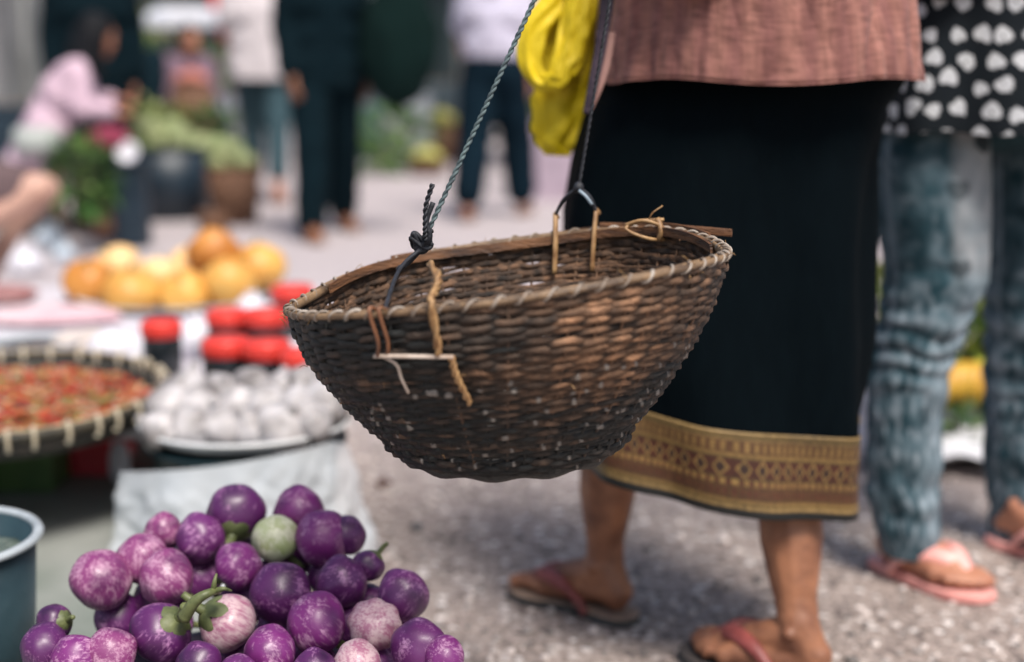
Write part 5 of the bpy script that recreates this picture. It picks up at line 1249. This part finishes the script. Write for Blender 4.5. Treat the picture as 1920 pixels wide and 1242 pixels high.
tag(mb.build('bowl', PLASW, loc=tuple(g)), 'small round white bowl tipped up beside the dark basin', 'bowl')
st = thing('stool', 'low dark stand holding the small tipped bowl', 'stand', (g.x, g.y, 0)); mb = MB(); mb.box((g.x, g.y + .04, (g.z - .05) / 2), (.16, .12, g.z - .06), bev=.01); mb.build('stand_body', NAVY, st, smooth_=False); mb = MB(); mb.box((g.x, g.y + .04, g.z - .055), (.2, .16, .02), bev=.005); mb.build('stand_top', NAVY, st, smooth_=False)

def cloth(name, c): return mat(name, c, tuple(v * .72 for v in c), scale=7, rough=.9, bump=.4, bscale=30, bdist=.01, spec=.08)
def px_x(px, Y): return P(px, 300, Y).x
DK = cloth('black_teal_cloth', (.0022, .0095, .014)); DK2 = cloth('dark_slate_cloth', (.006, .018, .026)); TL = cloth('teal_grey_cloth', (.055, .10, .12)); WH = cloth('white_pink_cloth', (.66, .60, .62)); LI = cloth('lilac_cloth', (.60, .57, .70)); PK = cloth('pale_pink_cloth', (.66, .48, .58)); MRN = cloth('maroon_cloth', (.28, .05, .09)); NV = cloth('navy_cloth', (.004, .014, .024)); RS = cloth('rose_cloth', (.15, .105, .11))
SHOE = (mat('brown_sole', srgb((120, 84, 62)), rough=.6), mat('brown_strap', srgb((100, 60, 44)), rough=.5), mat('tan_bed', srgb((160, 120, 92)), rough=.6))
# woman with dark clothes, walking
J, s = pose_stand((px_x(612, 7.45), 7.45, 0), R(-66), 1.64, .44, 'r', (0, .2), .075)
make_person('person dressed all in black walking up the lane, nearest of the far walkers', J, s, (px_x(612, 7.45), 7.45, 0), [('trousers', DK, dict(pad=.026, flare=.012, end=.96)), ('shirt', DK, dict(pad=.035, drop=.12, sleeve=.95))], SKIN_DARK, .013, 'long', SHOE)
wl = J['wrist_l']
bgc = V((px_x(758, 7.4), 7.4, .72)); t = thing('shoulder_bag', 'large dark green bag hanging beside the person in black', 'bag', tuple(bgc))
mb = MB(); mb.ell(bgc + V((-.02, 0, .27)), (.205, .12, .32), None, 32, 22, fn=lambda q: 1 + .12 * nz(q.x * 2, q.y * 2, q.z * 2)); mb.build('bag_body', cloth('bottle_green_cloth', (.004, .014, .013)), t)
mb = MB(); mb.tube(curve([bgc + V((-.08, 0, .52)), bgc + V((-.16, .0, .72)), J['shoulder_l'] + V((.02, .02, .06)), bgc + V((-.02, .1, .66)), bgc + V((.05, .02, .53))], 24), .018, seg=8, flat=.4); mb.build('bag_strap', DK, t)
mb = MB(); mb.ell(bgc + V((-.03, -.098, .34)), (.035, .012, .045), None, 14, 10); mb.build('bag_patch', cloth('grey_patch', (.25, .27, .28)), t)
# white shirt man
J, s = pose_stand((px_x(498, 9.3), 9.3, 0), R(95), 1.66, .34, 'l', (0, .0), .01)
make_person('person in a white shirt and grey trousers walking away at the left', J, s, (px_x(498, 9.3), 9.3, 0), [('trousers', TL, dict(pad=.02, end=.72)), ('shirt', WH, dict(pad=.045, drop=.10, sleeve=.3))], SKIN, .014, 'short', SHOE)
# lilac shirt
J, s = pose_stand((px_x(928, 8.3), 8.3, 0), R(80), 1.6, .40, 'r', (.6, 0), .05)
make_person('person in a lilac white top and dark trousers beyond the carrying cord', J, s, (px_x(928, 8.3), 8.3, 0), [('trousers', NV, dict(pad=.035, flare=.02, end=.8)), ('shirt', LI, dict(pad=.03, drop=-.06, sleeve=.35))], SKIN, .013, 'tail', SHOE)
# seated woman in pink
gx = px_x(72, 7.3)
J, s = pose_sit((gx, 7.3, 0), R(14), 1.56, .36, .19, ((.38, .06, .70), (.37, -.12, .65)), .34)
J['face'] = V((.55, .8, -.6))
make_person('seated woman in a pale pink long sleeved top bending over her goods at the left', J, s, (gx, 7.3, 0), [('skirt', cloth('plum_black_cloth', (.02, .012, .024)), dict(end=.6)), ('shirt', PK, dict(pad=.024, drop=.10, sleeve=.96))], SKIN, .011, 'long', SHOE, eyes=True)
t = thing('stool', 'low wooden stool under the seated woman in pink', 'stool', (gx, 7.3, 0)); mb = MB(); mb.box((gx, 7.3, .335), (.3, .3, .035), bev=.006); mb.build('seat', WOOD, t, smooth_=False)
for sx in (-1, 1):
    for sy in (-1, 1): mb = MB(); mb.tube([(gx + sx * .12, 7.3 + sy * .12, .32), (gx + sx * .14, 7.3 + sy * .14, 0)], .016, seg=8); mb.build('leg', WOOD, t)
mb = MB(); c = V((px_x(205, 6.95), 6.95, P(200, 262, 6.95).z)); mb.ell(c, (.10, .08, .065), None, 24, 16, fn=lambda q: 1 + .2 * nz(q.x * 2, q.y * 2, q.z * 2)); tag(mb.build('bundle', MRN, loc=tuple(c)), 'maroon cloth bundle on the lap of the seated woman in pink', 'bundle')
c = V((px_x(72, 7.15), 7.15, P(72, 262, 7.15).z)); mb = MB(); mb.lathe(c, [(.0, -.075), (.105, -.07), (.118, -.02), (.115, .03), (.1, .06), (0, .062)], 30); tag(mb.build('bag', mat('striped_grey', (.5, .52, .5), (.28, .32, .30), scale=14, stretch=(.1, .1, 3), rough=.8), loc=tuple(c)), 'pale grey striped waist bag behind the hip of the seated woman in pink', 'bag')
# person at the left edge, knee in view
kx = px_x(-235, 4.3); kn_ = P(70, 356, 4.25); an_ = P(-178, 585, 4.15); pe_ = V((kx, 4.45, .53)); f = V((1, -.1, 0)).normalized(); l = V((-f.y, f.x, 0)); s = 1.0
J = dict(pelvis=pe_, chest=pe_ + V((.05, 0, .29)), neck=pe_ + V((.08, 0, .45)), head=pe_ + V((.12, 0, .59)), face=f, lat=l, hip_l=pe_ + l * .085, hip_r=pe_ - l * .085,
         knee_r=kn_, ankle_r=V((an_.x, an_.y, .25)), knee_l=kn_ + V((-.06, .24, -.02)), ankle_l=V((an_.x + .05, an_.y + .28, .10)), foot_l=f, foot_r=f, shoulder_l=pe_ + l * .15 + V((.07, 0, .41)), shoulder_r=pe_ - l * .15 + V((.07, 0, .41)),
         elbow_l=pe_ + l * .22 + V((-.04, 0, .18)), elbow_r=pe_ - l * .22 + V((-.04, 0, .18)), wrist_l=pe_ + l * .16 + V((.10, 0, .10)), wrist_r=pe_ - l * .16 + V((.10, 0, .10)), fz_l=.018, hn_l=V((0, 0, -1)), hn_r=V((0, 0, -1)))
an = J['ankle_r']; J['fz_r'] = an.z - .078
make_person('seated person at the left edge with a bare lower leg and rose shorts', J, s, (kx, 4.45, 0), [('shorts', RS, dict(pad=.012)), ('shirt', NV, dict(pad=.02, sleeve=.4))], mat('pale_skin', srgb((196, 158, 142)), srgb((170, 130, 114)), scale=18, rough=.55, bump=.15, bscale=160, bdist=.002), .011, 'short', None, plump=.66)
t = thing('stool', 'dark plastic stool under the person at the left edge', 'stool', (kx, 4.45, 0)); mb = MB(); mb.box((kx, 4.45, .38), (.32, .32, .04), bev=.01); mb.build('seat', NAVY, t, smooth_=False)
for sx in (-1, 1):
    for sy in (-1, 1): mb = MB(); mb.tube([(kx + sx * .12, 4.45 + sy * .12, .365), (kx + sx * .15, 4.45 + sy * .15, 0)], .018, seg=8); mb.build('leg', NAVY, t)
bx = V((J['ankle_r'].x + .04, J['ankle_r'].y - .0, 0)); mb = MB(); mb.box((bx.x, bx.y, .084), (.32, .2, .165), bev=.01); t = thing('box', 'brown box the left edge person rests a foot on', 'box', tuple(bx)); mb.build('box_body', WOOD, t, smooth_=False)
mb = MB(); mb.box((bx.x, bx.y, .170), (.34, .22, .006), bev=.002); mb.build('lid', WOOD, t, smooth_=False)
# standing dark person and two seated vendors behind
J, s = pose_stand((px_x(186, 7.9), 7.9, 0), R(-70), 1.6, 0, 'l', (0, 0)); make_person('person in a black jacket standing behind the seated woman in pink', J, s, (px_x(186, 7.9), 7.9, 0), [('trousers', DK, dict(pad=.02)), ('shirt', DK, dict(pad=.05, drop=.15))], SKIN, .015, 'short', SHOE)
J, s = pose_sit((px_x(268, 9.3), 9.3, 0), R(-100), 1.55, .42, .08, ((.35, .05, .5), (.35, -.05, .5))); make_person('vendor in dark teal seated behind the cabbage basin', J, s, (px_x(268, 9.3), 9.3, 0), [('skirt', DK, {}), ('shirt', DK2, dict(pad=.035))], SKIN, .015, 'bun', SHOE)
J, s = pose_sit((px_x(352, 11), 11, 0), R(-60), 1.55, .40, .10, ((.35, .05, .5), (.35, -.05, .5))); make_person('vendor in a mauve top seated farther back between the stalls', J, s, (px_x(352, 11), 11, 0), [('skirt', NV, {}), ('shirt', cloth('mauve_cloth', (.22, .15, .20)), dict(pad=.03))], SKIN, .015, 'bun', SHOE)
for (x, Y, w) in ((px_x(268, 9.3), 9.3, 'vendor in dark teal'), (px_x(352, 11), 11, 'vendor in mauve')):
    t = thing('stool', f'low plain stool under the {w}', 'stool', (x, Y, 0)); mb = MB(); mb.box((x, Y, .385), (.28, .28, .03), bev=.006); mb.build('seat', WOOD, t, smooth_=False)
    for sx in (-1, 1):
        for sy in (-1, 1): mb = MB(); mb.tube([(x + sx * .11, Y + sy * .11, .37), (x + sx * .12, Y + sy * .12, 0)], .015, seg=6); mb.build('leg', WOOD, t)
# far stalls: table, cloth, goods, hanging sheet
POLE = mat('stall_pole', srgb((150, 150, 146)), srgb((110, 112, 110)), scale=20, rough=.5)
def stall(x0, x1, Y, dep, zt, ctop, label, sheet=None, zs=.1, canopy=None):
    t = thing('market_stall', label, 'stall', ((x0 + x1) / 2, Y, 0)); w_ = x1 - x0; xc = (x0 + x1) / 2
    mb = MB(); mb.box((xc, Y, zt - .015), (w_, dep, .03), bev=.004); mb.build('table_board', WOOD, t, smooth_=False)
    mb = MB(); mb.grid(lambda u, v: V((L(x0, x1, u), Y - dep / 2 - .012 - .012 * nz(u * w_ * 6, v * 2) - .004, L(zt, .12, v))), 60, 8, closed=False); mb.build('table_skirt', ctop, t)
    for sx in (x0 + .03, x1 - .03):
        for sy in (-dep / 2 + .03, dep / 2 - .03): mb = MB(); mb.tube([(sx, Y + sy, 0), (sx, Y + sy, 2.3)], .022, seg=8); mb.build('pole', POLE, t)
    mb = MB(); mb.grid(lambda u, v: V((L(x0 - .2, x1 + .2, u), L(Y - dep / 2 - .3, Y + dep / 2 + .3, v), 2.3 + .35 * math.sin(v * PI) - .03 * abs(math.sin(u * PI * 3)))), 30, 16, closed=False); cn = mb.build('canopy', canopy or CLO, t); q = cn.modifiers.new('t', 'SOLIDIFY'); q.thickness = .006
    if sheet:
        mb = MB(); mb.grid(lambda u, v: V((L(x0, x1, u), Y + dep / 2 - .05 + .05 * nz(u * w_ * 5, v * .8, Y), L(2.28, zs, v))), 90, 20, closed=False); q = mb.build('hanging_sheet', sheet, t).modifiers.new('t', 'SOLIDIFY'); q.thickness = .004
    return t
GS = mat('grey_white_sheet', srgb((206, 206, 206)), srgb((92, 100, 102)), scale=3.2, stretch=(3, 1, .3), rough=.7, bump=.4, bscale=10, bdist=.03)
stall(-5.2, px_x(112, 9.6), 9.6, 1.0, .62, GS, 'stall at the far left hung with grey white sheets', GS, .25, CLO)
stall(px_x(240, 13.2), px_x(470, 13.2), 13.2, 1.1, .80, cloth('pale_blue_cloth', (.46, .50, .58)), 'stall with a pale blue table cover beyond the seated vendors', mat('dim_sheet', srgb((112, 122, 120)), srgb((70, 84, 84)), scale=2, stretch=(3, 1, .5), rough=.8), .4, CLO)
stall(px_x(700, 14.5), px_x(870, 14.5), 14.5, 1.2, .72, cloth('slate_cloth', (.10, .13, .15)), 'stall with a slate grey table cover in the middle distance', mat('dusk_sheet', srgb((60, 76, 80)), srgb((36, 50, 56)), scale=2, rough=.8), .3, DK2)
stall(px_x(985, 12.5), px_x(1260, 12.5), 12.5, 1.2, .72, cloth('plum_cover', (.14, .09, .14)), 'stall with a plum table cover behind the yellow bag', mat('green_dim_sheet', srgb((52, 84, 66)), srgb((34, 56, 48)), scale=2, rough=.8), .3, CLO)
stall(px_x(1500, 9), px_x(2100, 9), 9, 1.2, .72, cloth('cream_cover', (.5, .46, .40)), 'stall with a cream table cover on the right side of the lane', GS, .3, CLO)
# goods on and by the far stalls
for (px, py, Y, r, cols, lab) in ((290, 42, 12.9, .16, GY, 'cream pale greens on the pale blue stall table'), (256, 100, 10.4, .14, GR, 'dark green leaves behind the vendor in dark teal'), (745, 255, 12.3, .28, GR, 'green leafy heap before the slate stall'), (722, 290, 11.6, .20, GR, 'low leafy bunch in front of the green heap'), (405, 130, 11.8, .18, GR, 'green brown leaves at the right of the mauve vendor'), (1015, 215, 10.5, .16, GR, 'green bunch behind the yellow bag')):
    c = P(px, py, Y); c.z = max(c.z, r * .6); greens(tuple(c), (r * 1.3, r, r * .8), 200, r * .5, cols, lab)
def mound(px, py, Y, r, m, lab, n=7, nm='squash'):
    c = P(px, py, Y); t = basin(V((c.x, Y, 0)), r * 1.05, max(.08, c.z - r * .5), WV, 'wicker basket holding the ' + lab, 'basket', 'basket')
    for i in range(n):
        a = i * 2.4; rr_ = r * .62 * math.sqrt((i + .3) / n); mb = MB(); q = V((c.x + rr_ * math.cos(a), Y + rr_ * math.sin(a), max(.08, c.z - r * .5) + r * (.42 - .25 * (i / n)))); mb.ell(q, (r * .36, r * .33, r * .32), Matrix.Rotation(a, 3, 'Z'), 16, 10, fn=lambda q: 1 + .06 * math.cos(6 * math.atan2(q.y, q.x)))
        tag(mb.build(nm, m, loc=tuple(q)), lab + ', heaped in a wicker basket', nm, lab)
YG = mat('squash_skin', (.52, .46, .13), (.36, .36, .10), scale=10, rough=.5)
mound(800, 285, 11.6, .16, YG, 'yellow squashes by the slate stall'); mound(826, 215, 13.2, .18, YG, 'yellow squashes farther back by the slate stall')
mound(618, 235, 12.5, .20, YG, 'pale yellow squashes beyond the person in black'); mound(360, 140, 10.6, .15, mat('tomato_skin', (.45, .10, .07), (.5, .2, .15), scale=6, rough=.4), 'red tomatoes behind the dark blue basin', nm='tomato')
for i, (px, py, Y, c, lab) in enumerate(((765, 195, 13, (.34, .36, .40), 'grey plastic crate by the slate stall'), (700, 215, 13.4, (.06, .12, .13), 'dark teal crate left of the grey one'), (1040, 250, 9.5, (.45, .36, .44), 'mauve crate behind the yellow bag'), (20, 225, 8.2, (.01, .03, .05), 'navy crate behind the seated woman in pink'), (30, 330, 7.6, (.30, .27, .25), 'dusty brown crate low behind the seated woman in pink'))):
    p = P(px, py, Y); h = max(.15, p.z + .08); t = thing('crate', lab, 'crate', (p.x, Y, 0)); mb = MB(); m_ = mat('crate_' + 'abcde'[i], c, rough=.55); mb.box((p.x, Y, h / 2), (.42, .34, h), bev=.012); mb.build('crate_body', m_, t, smooth_=False); mb = MB()
    for z in (.25, .5, .75, .97): mb.box((p.x, Y - .172, h * z), (.44, .012, .02), bev=.003)
    mb.build('crate_ribs', m_, t, smooth_=False)
t = thing('awning', 'low pale blue white awning between the mauve vendor and the red parasol', 'awning', (px_x(365, 11.8), 11.8, 0))
xa, xb = px_x(285, 11.8), px_x(432, 11.8)
mb = MB(); mb.grid(lambda u, v: V((L(xa, xb, u), 11.8 + .5 * (1 - min(1, v * 1.5)) + .01 * math.sin(u * 20), 1.36 - .12 * v - .20 * max(0, v - .66) + .006 * nz(u * 9, v * 3))), 50, 16, closed=False); q = mb.build('awning_sheet', mat('awning_cloth', (.50, .54, .62), (.62, .62, .66), scale=3, rough=.7), t).modifiers.new('t', 'SOLIDIFY'); q.thickness = .006
for x in (xa + .02, xb - .02): mb = MB(); mb.tube([(x, 12.28, 0), (x, 12.28, 1.36)], .018, seg=8); mb.build('pole', POLE, t)
# red lantern-like umbrella at the back stall
uc = V((px_x(432, 12.2), 12.2, 0)); t = thing('parasol', 'closed red and orange parasol standing by the pale blue stall', 'parasol', tuple(uc)); mb = MB(); mb.tube([uc, uc + V((0, 0, 2.3))], .018, seg=8); mb.build('pole', POLE, t)
mb = MB(); mb.grid(lambda u, v: uc + V(((.05 + .08 * math.sin(v * PI * .9)) * (1 + .2 * math.cos(16 * PI * u)) * math.cos(2 * PI * u), (.05 + .08 * math.sin(v * PI * .9)) * (1 + .2 * math.cos(16 * PI * u)) * math.sin(2 * PI * u), 1.08 + v * 1.1)), 64, 20, col=lambda u, v: (.72, .08, .08) if v < .5 else (.8, .25, .1)); mb.build('parasol_canopy', mat('parasol_cloth', (1, 1, 1), (.9, .85, .8), rough=.7, attr=True), t, attr=True)
# buildings at the end of the lane
for (x0, x1, Y, c, lab) in ((-13, -4.5, 19, srgb((150, 152, 150)), 'grey rendered shophouse at the left end of the lane'), (-4.3, 1.4, 21, srgb((84, 92, 94)), 'dark weathered shophouse closing the lane'), (1.6, 12, 20, srgb((140, 132, 122)), 'beige shophouse at the right end of the lane')):
    t = thing('shophouse', lab, 'building', ((x0 + x1) / 2, Y, 0)); m_ = mat('render_' + str(int(Y)), c, tuple(v * .6 for v in c[:3]), scale=1.2, rough=.85, bump=.3, bscale=20)
    w_ = x1 - x0; n_ = max(2, int(w_ / 2.6)); mb = MB(); bw_ = w_ / n_
    for i in range(n_ + 1): mb.box((x0 + i * bw_, Y, 1.5), (.5, .4, 3.0))
    mb.box(((x0 + x1) / 2, Y + .003, 4.6), (w_ + .5, .4, 3.2)); mb.build('wall', m_, t, smooth_=False)
    for i in range(n_):
        xa = x0 + (i + .5) * bw_; mb = MB(); mb.grid(lambda u, v: V((L(xa - bw_ / 2 + .25, xa + bw_ / 2 - .25, u), Y + .12 + .02 * math.sin(v * 120), v * 3.0)), 4, 120, closed=False); mb.build('shutter', mat('shutter_paint', srgb((92, 108, 112)), srgb((60, 74, 80)), scale=2, rough=.5), t)
        f_ = MB(); f_.box((xa, Y - .2, 4.7), (1.0, .06, 1.3)); fr = f_.build('window', mat('window_frame', srgb((190, 186, 176)), rough=.6), t, smooth_=False); g_ = MB(); g_.box((xa, Y - .236, 4.7), (.86, .01, 1.16)); g_.build('pane', mat('window_glass', (.05, .07, .08), rough=.05), fr, smooth_=False)
    mb = MB(); mb.add([(x0 - .5, Y - .8, 6.1), (x1 + .5, Y - .8, 6.1), (x1 + .5, Y + 2, 7.6), (x0 - .5, Y + 2, 7.6), (x0 - .5, Y - .8, 6.25), (x1 + .5, Y - .8, 6.25), (x1 + .5, Y + 2, 7.75), (x0 - .5, Y + 2, 7.75)], [(3, 2, 1, 0), (4, 5, 6, 7), (0, 1, 5, 4), (1, 2, 6, 5), (2, 3, 7, 6), (3, 0, 4, 7)]); mb.build('roof', mat('roof_tin', srgb((120, 78, 66)), srgb((80, 56, 50)), scale=2, rough=.6), t, smooth_=False)
# shrubs in front of the buildings
for i, (x, Y, r) in enumerate(((-6.6, 16.5, .9), (-.4, 17.5, .8), (.9, 16.8, 1.0), (3.4, 16, .9))):
    greens((x, Y, r * .9), (r, r * .7, r * .85), 700, .22, GR, ('leafy shrub before the grey shophouse', 'shrub before the dark shophouse, left of the pair', 'larger shrub at the right of the dark shophouse', 'shrub before the beige shophouse')[i], 'shrub', 'shrub', 'shrubs along the shophouses')
# ================================================================== PRODUCE BEHIND THE JEANS
sx0 = G(1700, 830).x
tarp('ground_sheet', [(G(1560, 820).x, 3.02, 0), (G(1884, 905).x, 2.92, 0), (2.3, 4.4, 0), (.95, 4.4, 0)], mat('white_sheet', (.70, .69, .72), (.62, .61, .64), scale=4, rough=.6, bump=.3, bscale=20), label='white plastic sheet on the ground behind the woman in jeans', cat='ground sheet', amp=.012, seed=4, nu=40, nv=40, lift=lambda u, v: .028 * smooth((.06 - v) / .06))
greens(tuple(P(1815, 820, 3.32)), (.12, .12, .085), 260, .08, GR, 'dark green leafy bunch on the white sheet behind the woman in jeans')
greens(tuple(P(1800, 640, 3.45)), (.12, .10, .085), 220, .08, [(.10, .22, .04), (.35, .40, .06), (.20, .30, .06)], 'yellow green leaves above the yellow bananas behind the woman in jeans')
greens(tuple(P(1846, 605, 3.42)), (.06, .06, .07), 120, .06, [(.52, .50, .05), (.30, .38, .06)], 'yellow flowering tips between the jeans legs')
BAN = mat('banana_skin', (.58, .36, .04), (.50, .24, .03), scale=14, rough=.45, bump=.2, rand=.1)
bp_ = P(1812, 730, 3.36); t = thing('banana_bunch', 'ripe yellow orange banana bunch between the jeans legs', 'bananas', tuple(bp_))
for i in range(7):
    a = -1.1 + i * .36; mb = MB(); c = bp_ + V((0, 0, .02)); mb.tube(curve([c + V((0, 0, .04)), c + V((math.sin(a) * .045, -.05, .035)), c + V((math.sin(a) * .085, -.075, -.005)), c + V((math.sin(a) * .105, -.07, -.05))], 16), lambda q: .006 + .013 * math.sin(PI * min(1, q * .95 + .1)), seg=9); mb.build('banana', BAN, t)
mb = MB(); mb.tube([bp_ + V((0, 0, .05)), bp_ + V((.01, .01, .09))], .012, seg=8); mb.build('stalk', CALYX, t)
t = thing('crate', 'low pale crate holding up the bananas behind the woman in jeans', 'crate', (bp_.x, bp_.y + .04, 0)); mb = MB(); mb.box((bp_.x - .03, bp_.y + .09, (bp_.z - .03) / 2 + .02), (.32, .22, bp_.z - .055), bev=.01); mb.build('crate_body', mat('pale_crate', (.42, .45, .42), rough=.6), t, smooth_=False)
mb = MB(); mb.box((bp_.x - .03, bp_.y + .09, bp_.z - .026), (.335, .235, .012), bev=.003); mb.build('rim', mat('pale_crate', (.42, .45, .42)), t, smooth_=False)
greens(tuple(P(1640, 590, 3.5)), (.10, .10, .10), 200, .08, GY, 'pale yellow green leaves seen between the black skirt and the jeans')
bag('plastic_bag', G(1648, 860, .03), (.06, .06, .12), PLASW, 'tall white bag glimpsed between the black skirt and the jeans', seed=6)
# ================================================================== CAMERA, LIGHT
cd = bpy.data.cameras.new('Camera'); cam = bpy.data.objects.new('Camera', cd); COL.objects.link(cam)
cam.location = CAM; cam.rotation_euler = (PI / 2 - PITCH, 0, 0)
cd.lens = 50; cd.sensor_width = 36; cd.clip_end = 300; cd.clip_start = .05
cd.dof.use_dof = True; cd.dof.focus_distance = 1.50; cd.dof.aperture_fstop = 1.85; cd.dof.aperture_blades = 0
scene.camera = cam
w = bpy.data.worlds.new('World'); scene.world = w; w.use_nodes = True
nt = w.node_tree; bg = nt.nodes['Background']; sky = nt.nodes.new('ShaderNodeTexSky'); sky.sky_type = 'NISHITA'; sky.sun_disc = False
SE = R(58); SA = R(155)     # sun elevation, azimuth clockwise from +Y
sky.sun_elevation = SE; sky.sun_rotation = SA; sky.air_density = 1.2; sky.dust_density = 3.5; sky.ozone_density = .6
nt.links.new(sky.outputs[0], bg.inputs[0]); bg.inputs[1].default_value = .095
sd = bpy.data.lights.new('sun', 'SUN'); so = bpy.data.objects.new('sun', sd); COL.objects.link(so)
sd.energy = 3.1; sd.angle = R(20); sd.color = (1, .95, .88)
d = V((math.sin(SA) * math.cos(SE), math.cos(SA) * math.cos(SE), math.sin(SE)))
so.rotation_euler = d.to_track_quat('Z', 'Y').to_euler(); so.location = d * 20
scene.view_settings.view_transform = 'Standard'; scene.view_settings.look = 'None'; scene.view_settings.gamma = 1; scene.view_settings.exposure = .52
scene.render.engine = 'CYCLES'; scene.cycles.use_denoising = True; scene.cycles.max_bounces = 6; scene.cycles.transparent_max_bounces = 12
